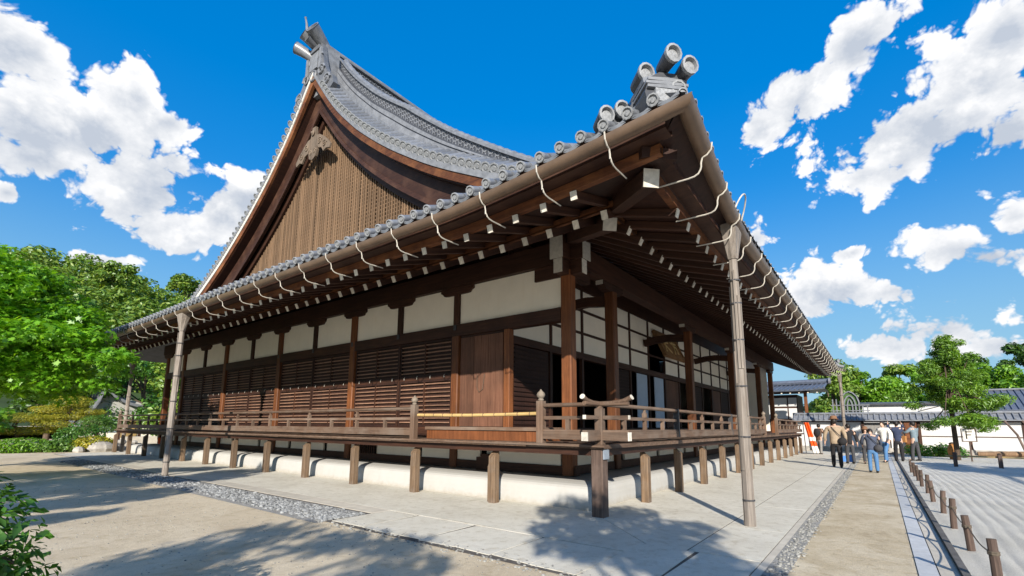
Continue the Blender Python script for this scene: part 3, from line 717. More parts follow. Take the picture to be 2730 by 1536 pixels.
# hip rafters at the near corner, white ends
def hip(t0, z0, t1, z1, w, h):
    p, q = Vector((t0, t0, z0)), Vector((t1, t1, z1)); L = (q-p).length
    o = put('hip_rafter', MB().box(0, -w/2, -h/2, L, w/2, h/2).mesh('hip_rafter', 'timber_x'), hall, mat4=frame(p, q-p))
    put('rafter_cap', MB().box(-0.014, -w/2-.004, -h/2-.004, .004, w/2+.004, h/2+.004).mesh('rafter_cap', 'white_cap'), o)
hip(-0.62, 5.17, 2.4, 6.45, 0.24, 0.27); hip(-1.84, 5.07, 0.0, 5.55, 0.22, 0.25)
MB().bar((-2.05, -2.05, 5.28), (-0.5, -0.5, 5.55), 0.5, 0.14).build('corner_board', 'soffit_x', hall)

# gutters, hangers and downpipes
def gutter(side):
    S = SMAX[side]; pts = []; a, b = (-2.57, S-0.0)
    rows = []
    k = 80; nn = 9; r = 0.115
    for i in range(k+1):
        u = i/k; u = u*u*(3-2*u)*0.5+u*0.5; s = a+(b-a)*u
        t, z = gut_t(side, s), gut_z(side, s); row = []
        s_off = 0
        for j in range(nn):
            g = math.pi+math.pi*j/(nn-1)
            dt = r*math.cos(g); dz = r*1.05*math.sin(g)
            ss = s+dt*max(0, 1-(s-a)/.3) if i == 0 else s
            row.append(P(side, ss, t+dt, z+0.06+dz))
        row.append(P(side, s, t+r*.9, z+.06)); 
        rows.append(row)
    g_ = MB().grid(rows).build('gutter', 'gutter_copper', hall, True)
    ring = MB()
    m = g_
    hooks_s = [-1.55+1.09*i for i in range(28)] if side == 'L' else [-1.6+1.09*i for i in range(29)]
    for s in hooks_s:
        if s > S-2: break
        t, z = gut_t(side, s), gut_z(side, s); u = UPT[side]
        ze = zup(side, u)-0.03+lift(side, s)
        key = (side,)
        pts = [P(side, s, t-.125, z+.09), P(side, s, t-.11, z-.01), P(side, s, t-.05, z-.07), P(side, s, t+.01, z-.09), P(side, s, t+.03, z-.16), P(side, s, t+.032, z-.22), P(side, s, t+.045, ze+.07), P(side, s, t+.075, ze+.025), P(side, s, t+.13, ze), P(side, s, t+.22, ze-.008), P(side, s, u+.10, ze+.0)]
        MB().tube(pts, 0.0115, 5).build('gutter_hanger', 'hook_metal', hall)
    jm = MB()
    for s in [0.7+3.3*i for i in range(9)]:
        t, z = gut_t(side, s), gut_z(side, s); row = []
        for ds in (-.02, .02):
            row.append([P(side, s+ds, t+(r+.006)*math.cos(math.pi+math.pi*j/8), z+.06+(r+.008)*1.05*math.sin(math.pi+math.pi*j/8)) for j in range(9)])
        MB().grid(row).build('gutter_joint', 'gutter_copper', g_, True)
gutter('L'); gutter('R')
def downpipe(x, y, ztop, fdir, lean=(0, 0), bend=True):
    bx, by = x, y; tx, ty = x+lean[0], y+lean[1]
    def at(z): u = z/ztop; return (bx+(tx-bx)*u, by+(ty-by)*u, z)
    m = MB(); r = 0.084
    m.tube([at(0), at(0.9), at(ztop*.5), at(ztop-.55)], [r*1.08, r, r*.96, r*.86], 8)
    o = m.build('downpipe', 'pipe_wood', hall)
    stv = MB().box(-.02, -.012, 0, .02, .012, 1)
    sm = stv.mesh('stave', 'pipe_wood')
    for i in range(12):
        g = 2*math.pi*i/12+.2; z0 = random.choice([0.02, 0.9, 1.8, 2.6]); L = random.uniform(1.2, 2.3)
        L = min(L, ztop-.6-z0); p = at(z0); e = put('stave', sm, o, (p[0]+r*.97*math.cos(g), p[1]+r*.97*math.sin(g), z0)); e.scale = (1, 1, L); e.rotation_euler = (0, 0, g+math.pi/2)
    for z in (0.42, 1.45, 2.3, 3.1, 3.75, ztop-.95):
        p = at(z); MB().tube([(p[0], p[1], z-.012), (p[0], p[1], z+.012)], r*1.18, 10).build('strap', 'strap_metal', o)
    f = MB(); a = at(ztop-.56); b = at(ztop-.05); tdx, tdy = fdir
    ring0 = [(a[0]+.088*math.cos(k*math.pi/4), a[1]+.088*math.sin(k*math.pi/4), a[2]) for k in range(8)]
    w1, w2 = 0.24, 0.13
    ring1 = []
    for k in range(8):
        c, s = math.cos(k*math.pi/4), math.sin(k*math.pi/4); c = max(-.75, min(.75, c))/.75; s = max(-.75, min(.75, s))/.75
        ring1.append((b[0]+c*(w1 if tdx else w2), b[1]+s*(w1 if tdy else w2), b[2]))
    ring2 = [(q[0], q[1], q[2]+.1) for q in ring1]
    f.add(ring0+ring1+ring2, [(i, (i+1) % 8, 8+(i+1) % 8, 8+i) for i in range(8)]+[(8+i, 8+(i+1) % 8, 16+(i+1) % 8, 16+i) for i in range(8)])
    f.build('funnel', 'pipe_wood', o)
    return o
downpipe(0.85, -2.28, 5.12, (1, 0)); downpipe(-2.46, 13.7, 5.10, (0, 1), (-.05, -.25)); downpipe(30.2, -2.3, 5.2, (1, 0)); downpipe(0.4, 30.0, 5.1, (0, 1))
MB().tube([(0.62+.28*(1-math.cos(k*math.pi/12)), -2.36-.18*math.sin(k*math.pi/12), 5.28+.46*math.sin(k*math.pi/12)) for k in range(13)], 0.014, 6).build('wire_loop', 'hook_metal', hall, True)
# ------------------------------------------------------------------ roof
YC0 = 14.6
ZR = smooth_tab([(0, 17.15), (1.36, 15.38), (2.2, 14.42), (3, 13.64), (3.7, 13.0), (5, 11.98), (6.2, 11.14), (8, 10.02), (10, 8.97), (11.2, 8.40), (12.5, 7.82), (14.5, 6.78), (17.0, 5.40)])
def zr(d): return interp(ZR, d)
VX = 1.74
def roof_lift(sx, e, side): return lift(side, sx)*max(0, 1-e/4.5)
roof = MB()
for sgn in (-1, 1):
    rows = []
    for j in range(61):
        d = 17.0*j/60; y = YC0+sgn*d; e = 17.0-d
        yy = y if sgn < 0 else 2*YC0-y
        x0 = VX if yy > VX else yy-.03; x1 = 26.7 if yy > VX else 28.4-yy
        rows.append([(x0+(x1-x0)*i/30, y, zr(d)+roof_lift(x0+(x1-x0)*i/30, e, 'R')) for i in range(31)])
    roof.grid(rows)
rows = []
for j in range(13):
    x = -2.45+5.5*j/12; e = x+2.45; y0 = x+.03; y1 = 29.17-x
    rows.append([(x, y0+(y1-y0)*i/40, zr(17.0-e)+roof_lift(y0+(y1-y0)*i/40, e, 'L')) for i in range(41)])
roof.grid(rows)
roof_o = roof.build('roof', 'tile_dark', hall)
# tile field: rows of round tiles running down the slopes, each lapping the next
tf = MB()
def roll(path, up, r=0.085, n=5):
    """half-round tile row along path with laps"""
    side_ = None
    for p, q in zip(path, path[1:]):
        p, q = Vector(p), Vector(q); d = q-p
        a = d.cross(up).normalized(); u = a.cross(d).normalized()
        vs = []
        for (c, rr) in ((p, r), (q, r*.86)):
            for j in range(n+1):
                g = math.pi*j/n; vs.append(c+a*math.cos(g)*rr+u*(math.sin(g)*rr))
        tf.add(vs, [(j, j+1, n+1+j+1, n+1+j) for j in range(n)]+[tuple(range(n+1))])
arc = []
d = 0.6
while d < 16.9:
    arc.append(d); sl = (zr(d)-zr(d+.05))/.05; d += 0.36/math.sqrt(1+sl*sl)
i = 0
x = 3.15
while x < 26.5:
    pts = [(x, YC0-d, zr(d)+.045+roof_lift(x, 17-d, 'R')) for d in arc]
    if x > 14: pts = pts[::2]
    roll(pts[::-1], Vector((0, 0, 1))); x += 0.345
y = -2.2
while y < 30:
    e1 = min(4.6, y+2.4) if y < 2.5 else 4.6
    if y > 26: e1 = min(4.6, 29.2-y+2.4)
    k = max(2, int(e1/.4))
    if e1 > .5:
        pts = [(-2.42+e1*i/k, y, zr(17-e1*i/k)+.045+roof_lift(y, e1*i/k, 'L')) for i in range(k+1)]
        roll(pts, Vector((0, 0, 1)))
    y += 0.345
x = -2.2
while x < 29:
    e1 = min(4.2, x+2.35) if x < 2.2 else 0
    if e1 > .5:
        k = max(2, int(e1/.4)); roll([(x, -2.35+e1*i/k, zr(17-e1*i/k)+.045+roof_lift(x, e1*i/k, 'R')) for i in range(k+1)], Vector((0, 0, 1)))
    x += 0.345
# pan-tile steps across the visible front slope
for d in arc[:40]:
    z = zr(d)
    sl = (zr(d-.05)-zr(d+.05))/.1
    for k in range(0, 1):
        tf.add([(3.0, YC0-d, z+.002), (26, YC0-d, z+.002), (26, YC0-d, z+.035), (3.0, YC0-d, z+.035), (26, YC0-d+.3, z+.3*sl+.006), (3.0, YC0-d+.3, z+.3*sl+.006)], [(0, 1, 2, 3), (3, 2, 4, 5)])
tag(tf.build('tile_field', 'tile_field', roof_o, True), kind='stuff')

# eave tiles with crest discs
def eave_tile_mesh(r, L, name):
    m = MB(); n = 10
    m.add([(0, r*math.cos(2*math.pi*j/n), r*math.sin(2*math.pi*j/n)) for j in range(n)]+[(L, r*.92*math.cos(2*math.pi*j/n), r*.92*math.sin(2*math.pi*j/n)) for j in range(n)], [(j, (j+1) % n, n+(j+1) % n, n+j) for j in range(n)])
    k = len(m.f)
    prof = [(r*1.06, 0.03), (r*1.08, -0.012), (r*.84, -0.014), (r*.80, 0.004), (r*.5, 0.004), (r*.45, -0.008), (r*.15, -0.01)]
    vs = [(z, a*math.cos(2*math.pi*j/n), a*math.sin(2*math.pi*j/n)) for a, z in prof for j in range(n)]
    q = len(prof)
    m.add(vs, [(i*n+j, i*n+(j+1) % n, (i+1)*n+(j+1) % n, (i+1)*n+j) for i in range(q-1) for j in range(n)]+[tuple(range((q-1)*n, q*n))])
    me = m.mesh(name, 'tile', True); me.materials.append(MATS['tile_crest'])
    mi = [0]*k+[1]*(len(m.f)-k); me.polygons.foreach_set('material_index', mi); return me
et = eave_tile_mesh(0.076, 0.55, 'eave_tile')
for side in 'LR':
    s = -2.18
    while s < SMAX[side]-.4:
        t = gut_t(side, s)-.03; z = gut_z(side, s)+.265
        dx = P(side, 0, 1, .40)
        put('eave_tile', et, roof_o, mat4=frame(P(side, s, t, z), dx)); s += 0.345
    # scalloped course of flat tile ends between the round ones
    rows = []
    pts = []
    s = -2.5
    while s < SMAX[side]-.2:
        ph = (s+2.18)/0.345; sag = 0.045*(0.5-0.5*math.cos(2*math.pi*ph))
        t = gut_t(side, s)+.01; z = gut_z(side, s)+.235-sag
        pts.append((s, t, z)); s += 0.345/6
    m = MB().grid([[P(side, s, t, z-.05) for s, t, z in pts], [P(side, s, t-.015, z) for s, t, z in pts], [P(side, s, t+.5, z+.20) for s, t, z in pts]])
    m.build('eave_course', 'tile', roof_o, True)

# verge tiles, verge strips, bargeboards on both rakes of the gable
vt = eave_tile_mesh(0.155, 0.95, 'verge_tile')
ds = []; d = 0.95
while d < 12.3:
    ds.append(d); sl = (zr(d)-zr(d+.05))/.05; d += 0.36/math.sqrt(1+sl*sl)
for sgn in (-1, 1):
    for d in ds:
        put('verge_tile', vt, roof_o, mat4=frame((VX-.06, YC0+sgn*d, zr(d)+.17), (1, 0, .62)))
    def band(name, x0, x1, lo, hi, mat, d0=0.0, d1=12.4, parent=hall):
        rows = []
        n = 60
        for j in range(n+1):
            d = d0+(d1-d0)*j/n; z = zr(d); y = YC0+sgn*d
            a = lo(d) if callable(lo) else lo; b = hi(d) if callable(hi) else hi
            rows.append([(x0, y, z+a), (x0, y, z+b), (x1, y, z+b), (x1, y, z+a), (x0, y, z+a)])
        return MB().grid(rows).build(name, mat, parent)
    band('verge_strip', VX-.03, VX+.3, -.16, .06, 'white_board' if sgn > 0 else 'tile_pale')
    band('bargeboard', VX+.01, VX+.14, lambda d: -.46-.12*math.exp(-d/2), -.16, 'barge_wood')
    band('inner_bargeboard', VX+.46, VX+.58, lambda d: -1.42-.25*math.exp(-d/1.5), -.45, 'barge_dark')
    band('barge_moulding', VX+.40, VX+.46, lambda d: -1.5-.25*math.exp(-d/1.5), lambda d: -1.30-.25*math.exp(-d/1.5), 'barge_dark')
    band('gable_soffit', VX+.1, 2.75, -.50, -.44, 'soffit_x')
    band('inner_rail', 2.44, 2.60, lambda d: -1.75-.25*math.exp(-d/1.5), -1.25, 'timber_y')
    band('verge_bed', VX+.12, 2.62, .02, .42, 'tile_pale', 0.3, 12.2, roof_o)
    # descending ridge beside the verge: smooth courses, openwork, cap
    LO = lambda d: .45+.055*(11.4-max(d, 3.5)); PL = lambda d: .62+.122*(11.4-max(d, 5.0)); TP = lambda d: 1.0+.175*(11.4-max(d, 5.6))
    ML = lambda d: (LO(d)+PL(d))/2
    for x0, x1, a, b, mt in [(2.30, 3.06, lambda d: .1, LO, 'tile'), (2.34, 3.02, LO, lambda d: ML(d)-.03, 'tile_pale'), (2.40, 2.96, lambda d: ML(d)-.03, lambda d: ML(d)+.03, 'tile_dark'), (2.36, 3.0, lambda d: ML(d)+.03, lambda d: PL(d)-.06, 'tile_pale'),
                             (2.42, 2.92, lambda d: PL(d)-.06, lambda d: PL(d), 'tile_dark'), (2.50, 2.84, PL, lambda d: TP(d)-.2, 'tile_dark'), (2.40, 2.94, lambda d: TP(d)-.2, lambda d: TP(d)-.1, 'tile')]:
        band('descending_ridge', x0, x1, a, b, mt, 0.9, 12.25, roof_o)
    m = MB()
    for j in range(40):
        d = 1.0+j*(11.2/40); d2 = d+11.2/40*.96
        m.tube([(2.67, YC0+sgn*d, zr(d)+TP(d)-.08), (2.67, YC0+sgn*d2, zr(d2)+TP(d2)-.09)], [.13, .105], 8)
    m.build('ridge_cap', 'tile', roof_o, True)
    m = MB()                                   # openwork of arched tiles on both faces of the ridge
    d = 1.05; col_ = 0
    while d < 12.1:
        sl = (zr(d)-zr(d+.05))/.05; st_ = .15/math.sqrt(1+sl*sl); z0 = zr(d)+PL(d)+.02+(.08 if col_ % 2 else 0); z1 = zr(d)+TP(d)-.26
        while z0 < z1:
            for xx in (2.487, 2.853):
                vs = []
                for q in range(6):
                    g = math.pi*q/5; c, s_ = math.cos(g), math.sin(g)
                    for rr in (.105, .070):
                        ds_ = c*rr*.95/math.sqrt(1+sl*sl); vs.append((xx, YC0+sgn*(d+ds_), z0+s_*rr*1.25-ds_*sl))
                vs += [(2.497 if xx < 2.6 else 2.843, y_, z_) for _, y_, z_ in vs]
                m.add(vs, [(2*q, 2*q+1, 2*q+3, 2*q+2) for q in range(5)]+[(2*q, 2*q+2, 12+2*q+2, 12+2*q) for q in range(5)])
            z0 += .17
        d += st_; col_ += 1
    tag(m.build('ridge_openwork', 'tile_pale', roof_o), kind='stuff')

# gable wall: vertical lattice bars tied by thin rails over a dark board
GX = 2.58
lat = MB()
pts = []
yy = [5.6+i*(23.6-5.6)/60 for i in range(61)]
lat.add([(GX+.1, y, 8.3) for y in yy]+[(GX+.1, y, max(8.31, zr(abs(y-YC0))-.5)) for y in yy], [(i, i+1, 61+i+1, 61+i) for i in range(60)])
latt = lat.build('gable_lattice', 'void', hall)
bar_m = MB().box(-.022, -.030, 0, .022, .030, 1).mesh('lattice_bar', 'lattice_wood')
y = 6.2
while y < 23.1:
    top = zr(abs(y-YC0))-1.3
    if top > 8.95:
        o = put('lattice_bar', bar_m, latt, (GX+random.uniform(-.006, .006), y+random.uniform(-.012, .012), 8.85)); o.scale = (1, random.uniform(.85, 1.1), top-8.85)
    y += 0.152
z = 9.12
while z < 14.6:
    a = 0
    while zr(a) > z+1.25 and a < 8.4: a += .05
    if a > .3: MB().box(GX+.024, YC0-a, z-.018, GX+.05, YC0+a, z+.018).build('lattice_rail', 'lattice_wood', latt)
    z += 0.165
MB().box(2.30, 4.2, 8.55, 2.66, 25.0, 8.86).build('gable_sill', 'timber_y', hall)
MB().box(2.18, 3.6, 8.30, 2.62, 25.6, 8.54).build('gable_sill', 'barge_dark', hall)
MB().box(2.0, 3.2, 7.7, 2.5, 26.0, 8.3).build('gable_base', 'timber_y', hall)

# carved pendant under the gable peak
gp = MB()
body = [(-.16, .95), (.16, .95), (.24, .5), (.36, .2), (.30, -.1), (.40, -.4), (.30, -.72), (.0, -.86), (-.30, -.72), (-.40, -.4), (-.30, -.1), (-.36, .2), (-.24, .5)]
gp.prism([(YC0+a, 13.75+b) for a, b in body], 1.96, 2.08, 'x')
pend = gp.build('gable_pendant', 'carved_wood', hall); pend.location = (1.96*.14, YC0*.14, 13.9*.14); pend.scale = (.86, .86, .86)
for sg in (-1, 1):
    wing = [(.22, .42), (.55, .38), (.95, .12), (1.35, -.22), (1.62, -.52), (1.55, -.72), (1.22, -.62), (1.0, -.72), (.78, -.42), (.5, -.35), (.26, -.08)]
    MB().prism([(YC0+sg*a, 13.75+b) for a, b in wing], 1.97, 2.06, 'x').build('pendant_wing', 'carved_wood', pend)
    m = MB()
    for cy, cz, r0 in ((.62, -.02, .2), (1.08, -.34, .2), (.18, -.42, .15)):
        m = MB(); m.tube([(1.95, YC0+sg*(cy+r0*(1-k/16)*math.cos(k*.8)), 13.75+cz+r0*(1-k/16)*math.sin(k*.8)) for k in range(13)], .028, 5); m.build('scroll', 'carved_wood', pend, True)
m = MB().lathe([(.01, 0), (.13, .0), (.15, .05), (.08, .09), (.03, .14), (.001, .15)], 8)
put('boss', m.mesh('boss', 'carved_wood', True), pend, mat4=frame((1.95, YC0, 14.35), (0, 0, 1), (-1, 0, 0)))

# main ridge
rb = []
for k, (hw, a, b, mt) in enumerate([(.46, 16.9, 17.42, 'tile_pale'), (.40, 17.42, 17.50, 'tile_dark'), (.43, 17.50, 17.66, 'tile_pale'), (.36, 17.66, 17.72, 'tile_dark'), (.28, 17.72, 18.42, 'tile_dark'), (.40, 18.42, 18.5, 'tile'), (.36, 18.5, 18.62, 'tile_pale')]):
    MB().box(2.35, YC0-hw, a, 26.3, YC0+hw, b).build('main_ridge', mt, roof_o)
m = MB()
for r_ in range(4):
    x = 2.5+(r_ % 2)*.12
    while x < 14:
        zc = 17.74+r_*.165
        for yy_ in (YC0-.295,):
            vs = []
            for q in range(6):
                g = math.pi*q/5
                for rr in (.115, .078): vs.append((x+math.cos(g)*rr, yy_, zc+math.sin(g)*rr*1.2))
            vs += [(a, b+.02, c) for a, b, c in vs]
            m.add(vs, [(2*q, 2*q+1, 2*q+3, 2*q+2) for q in range(5)]+[(2*q, 2*q+2, 12+2*q+2, 12+2*q) for q in range(5)])
        x += .24
tag(m.build('ridge_openwork', 'tile_pale', roof_o), kind='stuff')
m = MB(); x = 2.4
while x < 26.2: m.tube([(x, YC0, 18.68), (x+.4, YC0, 18.68)], [.165, .145], 8); x += .41
m.build('ridge_cap', 'tile', roof_o, True)

# ridge-end ornament with scooped horn tiles
def horn(parent, p, dirv, r, L, name='horn_tile', disc=True, mat='tile'):
    n = 12; m = MB(); d = Vector(dirv).normalized()
    M = frame(p, -d)
    vs = []
    k_ = 5
    for i in range(k_):
        u = i/(k_-1); rr = r*(1-.22*u)
        vs += [(u*L, rr*math.cos(2*math.pi*j/n), rr*math.sin(2*math.pi*j/n)*1.12-u*u*L*.12) for j in range(n)]
    m.add(vs, [(i*n+j, i*n+(j+1) % n, (i+1)*n+(j+1) % n, (i+1)*n+j) for i in range(k_-1) for j in range(n)])
    o = put(name, m.mesh(name, mat, True), parent, mat4=M)
    dm = MB(); prof_ = [(1.05, .03), (1.07, -.015), (.80, -.02), (.74, .03), (.1, .02)] if disc else [(1.0, .0), (1.06, -.02), (.86, -.02), (.80, .05), (.76, L*.55), (.1, L*.6)]
    vs = [(z, r*a*math.cos(2*math.pi*j/n), r*a*math.sin(2*math.pi*j/n)*1.12) for a, z in prof_ for j in range(n)]
    q = len(prof_)
    dm.add(vs, [(i*n+j, i*n+(j+1) % n, (i+1)*n+(j+1) % n, (i+1)*n+j) for i in range(q-1) for j in range(n)]+[tuple(range((q-1)*n, q*n))])
    put('horn_face', dm.mesh('horn_face', 'tile_crest' if disc else mat, True), o)
    return o
orn = MB()
outl = [(-.62, 17.75), (-.78, 17.2), (-1.05, 16.75), (-1.5, 16.35), (-1.62, 15.95), (-1.3, 15.75), (-.8, 16.1), (-.35, 16.75), (0, 17.1), (.35, 16.75), (.8, 16.1), (1.3, 15.75), (1.62, 15.95), (1.5, 16.35), (1.05, 16.75), (.78, 17.2), (.62, 17.75), (.56, 18.25), (.3, 18.62), (-.3, 18.62), (-.56, 18.25)]
orn.prism([(YC0+a, b) for a, b in outl], 1.78, 2.0, 'x')
oo = orn.build('ridge_ornament', 'tile', roof_o)
m = MB(); m.box(1.98, YC0-.55, 16.6, 2.62, YC0+.55, 18.45); m.box(2.0, YC0-.85, 16.2, 2.5, YC0+.85, 17.0); m.build('ornament_block', 'tile_pale', oo)
MB().prism([(YC0-.3, 17.25), (YC0+.3, 17.25), (YC0+.36, 18.05), (YC0-.36, 18.05)], 1.70, 1.78, 'x').build('ornament_panel', 'tile_pale', oo)
MB().prism([(YC0-.5, 18.1), (YC0+.5, 18.1), (YC0+.42, 18.3), (YC0-.42, 18.3)], 1.66, 1.8, 'x').build('ornament_band', 'tile', oo)
for sg in (-1, 1):
    m = MB()
    for cy, cz, r0 in ((.62, 17.0, .26), (1.1, 16.3, .28), (.5, 17.75, .14)):
        m = MB(); m.tube([(1.74, YC0+sg*(cy+r0*(1-k/15)*math.cos(k*.8)), cz+r0*(1-k/15)*math.sin(k*.8)) for k in range(12)], .05, 5); m.build('scroll', 'tile_pale', oo, True)
    MB().prism([(YC0+sg*.42, 17.1), (YC0+sg*.62, 17.1), (YC0+sg*.6, 18.1), (YC0+sg*.45, 18.1)], 1.68, 1.78, 'x').build('ornament_rib', 'tile_pale', oo)
m = MB().tube([(1.72, YC0+.24*math.cos(k*.6), 16.95+.24*math.sin(k*.6)) for k in range(11)], .045, 5); m.build('scroll', 'tile_pale', oo, True)
horn(roof_o, (1.35, YC0+.30, 19.0), (-1, .25, .55), .30, .95, disc=False); horn(roof_o, (1.35, YC0-.34, 18.95), (-1, -.2, .5), .30, 1.1, disc=False)
horn(roof_o, (1.3, YC0+.85, 18.5), (-.8, .7, .45), .24, .9, disc=False)
MB().tube([(1.3, YC0, 18.9), (1.26, YC0, 19.2), (1.2, YC0, 19.42), (1.18, YC0, 19.5)], [.07, .05, .035, .055], 6).build('ridge_spike', 'tile', roof_o, True)
horn(roof_o, (1.35, YC0-.02, 18.62), (-1, 0, .3), .20, .8, disc=False)

# corner ridges and corner ornaments
dg = Vector((1, 1, 0)).normalized()
def corner_ridge(p, q, w, h):
    p, q = Vector(p), Vector(q); n = 10
    m = MB(); cap = MB()
    for i in range(n):
        a = p.lerp(q, i/n); b = p.lerp(q, (i+1)/n); sag = lambda u: -.35*math.sin(math.pi*u)
        a.z += sag(i/n); b.z += sag((i+1)/n)
        for k, (ww, z0, z1) in enumerate(((w, -.3, .12), (w*.8, .12, .2), (w*.95, .2, h*.8))): m.bar(a+Vector((0, 0, (z0+z1)/2)), b+Vector((0, 0, (z0+z1)/2)), ww, z1-z0)
        cap.tube([a+Vector((0, 0, h*.86)), b+Vector((0, 0, h*.86))], [.09, .08], 8)
    m.build('corner_ridge', 'tile', roof_o); cap.build('ridge_cap', 'tile', roof_o, True)
corner_ridge((-2.0, -2.0, 5.78), (1.75, 1.75, 8.0), .36, .42)
corner_ridge((-2.2, 29.0, 5.6), (1.75, 27.4, 8.0), .36, .42)
corner_ridge((30.4, -2.0, 5.7), (26.7, 1.75, 8.0), .36, .42)
def at(px, off=0.0): return Vector(px)+dg*off
sidev = Vector((1, -1, 0)).normalized()
c0 = Vector((-2.38, -2.30, 5.62))
def oni(c0, sc, horns, crests, kx=1.0, kz=1.0, ox=0.0, oz=0.0):
    M = frame(c0, -dg)          # local x outwards, y left as seen from outside, z up
    def loc(v): return M @ Vector(((v[0]+1.08*min(0, v[1]))*sc, v[1]*sc, v[2]*sc))
    root = MB()
    outl = [(a*kx+ox, b*kz+oz) for a, b in BODY]
    vs = [loc((x, a, b)) for x in (-.42, -.03) for a, b in outl]; k = len(outl)
    root.add(vs, [tuple(range(k)), tuple(range(k, 2*k))[::-1]]+[(i, (i+1) % k, k+(i+1) % k, k+i) for i in range(k)])
    o = root.build('corner_ornament', 'tile_dark', roof_o)
    def loc0(v): return M @ Vector((v[0], v[1], v[2]))
    def plate(name, poly, x0, x1, mat, lf=None):
        lf = lf or loc
        k = len(poly); m = MB(); m.add([lf((x, a, b)) for x in (x0, x1) for a, b in poly], [tuple(range(k)), tuple(range(k, 2*k))[::-1]]+[(i, (i+1) % k, k+(i+1) % k, k+i) for i in range(k)])
        return m.build(name, mat, o)
    def q(a, b): return (a*kx+ox, b*kz+oz)
    core = [(-.27, .0), (.22, .04), (.26, .22), (.21, .40), (.12, .50), (-.12, .50), (-.27, .40), (-.32, .2)]
    plate('ornament_core', [q(a, b) for a, b in core], -.45, .03, 'tile_dark', loc0)
    plate('ornament_horn_base', [q(a, b) for a, b in ((-.32, .36), (.26, .36), (.27, .42), (.1, .52), (-.1, .52), (-.33, .42))], -.42, .0, 'tile', loc0)
    for z0, z1, a, b in ((.35, .385, -.29, .23), (.30, .335, -.32, .25), (.25, .285, -.30, .23)):
        plate('ornament_band', [q(a, z0), q(b, z0), q(b, z1), q((a+b)/2, z1+.015), q(a, z1)], -.35, .075, 'tile_pale', loc0)
    plate('ornament_panel', [q(-.21, .06), q(.07, .05), q(.09, .225), q(-.20, .235)], -.2, .085, 'tile_crest', loc0)  # paler tile colour stands in for sun glare on this panel
    plate('ornament_foot', [q(-.44, -.02), q(-.30, .0), q(-.25, .12), q(-.27, .26), q(-.34, .24), q(-.38, .12)], -.15, .02, 'tile')
    for cy, cz, r0 in ((-.30, .09, .05), (.15, .13, .055)):
        a, b = q(cy, cz); m = MB(); m.tube([loc((.045, a+r0*(1-k/14)*math.cos(k*.8), b+r0*(1-k/14)*math.sin(k*.8))) for k in range(11)], .013, 5); m.build('scroll', 'tile_crest', o, True)
    for h in horns:
        horn(roof_o, loc(h), Vector((-.62, -.78, -.02)), .108*sc, .28*sc, mat='tile_dark')
    for h in crests:
        e = eave_tile_mesh(.075*sc*h[3], .2, 'crest_disc'); put('crest_disc', e, o, mat4=frame(loc(h[:3]), (dg.x, dg.y, .1)))
BODY = [(-.26, .54), (.20, .48), (.27, .24), (.23, .02), (-.05, -.06), (-.44, -.10), (-.48, .0), (-.40, .17), (-.34, .30)]
oni(c0, 1.0, [(.26, -.265, .53), (.20, 0, .645), (.18, .226, .52)], [(.06, .12, .28, 1.25), (.14, .13, .15, .8), (.12, -.10, .03, .85), (.06, -.40, .04, .95)])
oni(Vector((-2.42, -1.36, 5.44)), 1.0, [(.12, .057, .42), (.12, .283, .52)], [(.05, .113, .17, 1.0)], .62, .72, .20, .06)
oni(Vector((30.55, -2.1, 5.6)), 1.0, [(.1, .2, .5), (.1, -.2, .5)], [])
# ------------------------------------------------------------------ name plaque hung under the front eaves
pq = thing('name_plaque', 'carved wooden name plaque hung tilted under the front eaves above the doorway', 'plaque', (12.75, 2.98, 5.12))
pq.rotation_euler = (R(-24), 0, 0)
MB().box(-1.15, -.03, -.46, 1.15, .05, .46).build('plaque_board', 'plaque_wood', pq)
for a in ((-1.3, -.07, .46, 1.3, .07, .62), (-1.3, -.07, -.62, 1.3, .07, -.46), (-1.3, -.07, -.46, -1.15, .07, .46), (1.15, -.07, -.46, 1.3, .07, .46)):
    MB().box(*a).build('plaque_frame', 'plaque_wood', pq)
def stroke(pts, w=.05): return [(Vector((x, -.045, z)), w) for x, z in pts]
m = MB()
for dx, S_ in ((.55, [((0, .36), (0, .24)), ((-.36, .2), (.36, .22)), ((-.05, .2), (-.1, -.05), (-.32, -.36)), ((-.04, .05), (.24, .04), (.2, -.3), (.08, -.24))]),
               (-.55, [((-.36, .12), (.36, .14)), ((.02, .36), (.0, .1), (-.32, -.36)), ((-.2, .02), (0, -.1), (.38, -.36))])):
    for st_ in S_:
        for p, q in zip(st_, st_[1:]): m.bar((dx+p[0], -.04, p[1]), (dx+q[0], -.04, q[1]), .03, .075, (0, 0, 1))
m.build('lettering', 'gilt', pq)
for sx in (-1, 1): MB().tube([(sx*.9, 0, .6), (sx*.9, .1, .95)], .02, 6).build('hanger', 'strap_metal', pq)

# ------------------------------------------------------------------ ground
gr = MB().grid([[(x, y, 0) for y in (-400, -60, -20, 0, 20, 60, 400)] for x in (-300, -60, -20, 0, 20, 60, 600)])
tag(gr.build('ground', 'sand'), kind='structure')
apron = tag(MB().add([(-3.3, -2.9, .004), (32, -2.9, .004), (32, .9, .004), (.9, .9, .004), (.9, 30.2, .004), (-2.42, 30.2, .004), (-2.42, 3.5, .004), (-3.3, 3.5, .004)], [tuple(range(8))]).build('pavement', 'joint'), kind='structure')
def slab(poly, z=.011, mat='paving', name='paving_slab', par=None, bevel=True):
    n = len(poly); c = Vector((sum(p[0] for p in poly)/n, sum(p[1] for p in poly)/n, 0))
    dz = random.uniform(-.0012, .0012)
    vs = [(p[0], p[1], .002) for p in poly]+[(p[0], p[1], z+dz) for p in poly]
    m = MB().add(vs, [(i, (i+1) % n, n+(i+1) % n, n+i) for i in range(n)]+[tuple(range(n, 2*n))])
    return m.build(name, mat, par or apron)
g_ = .014
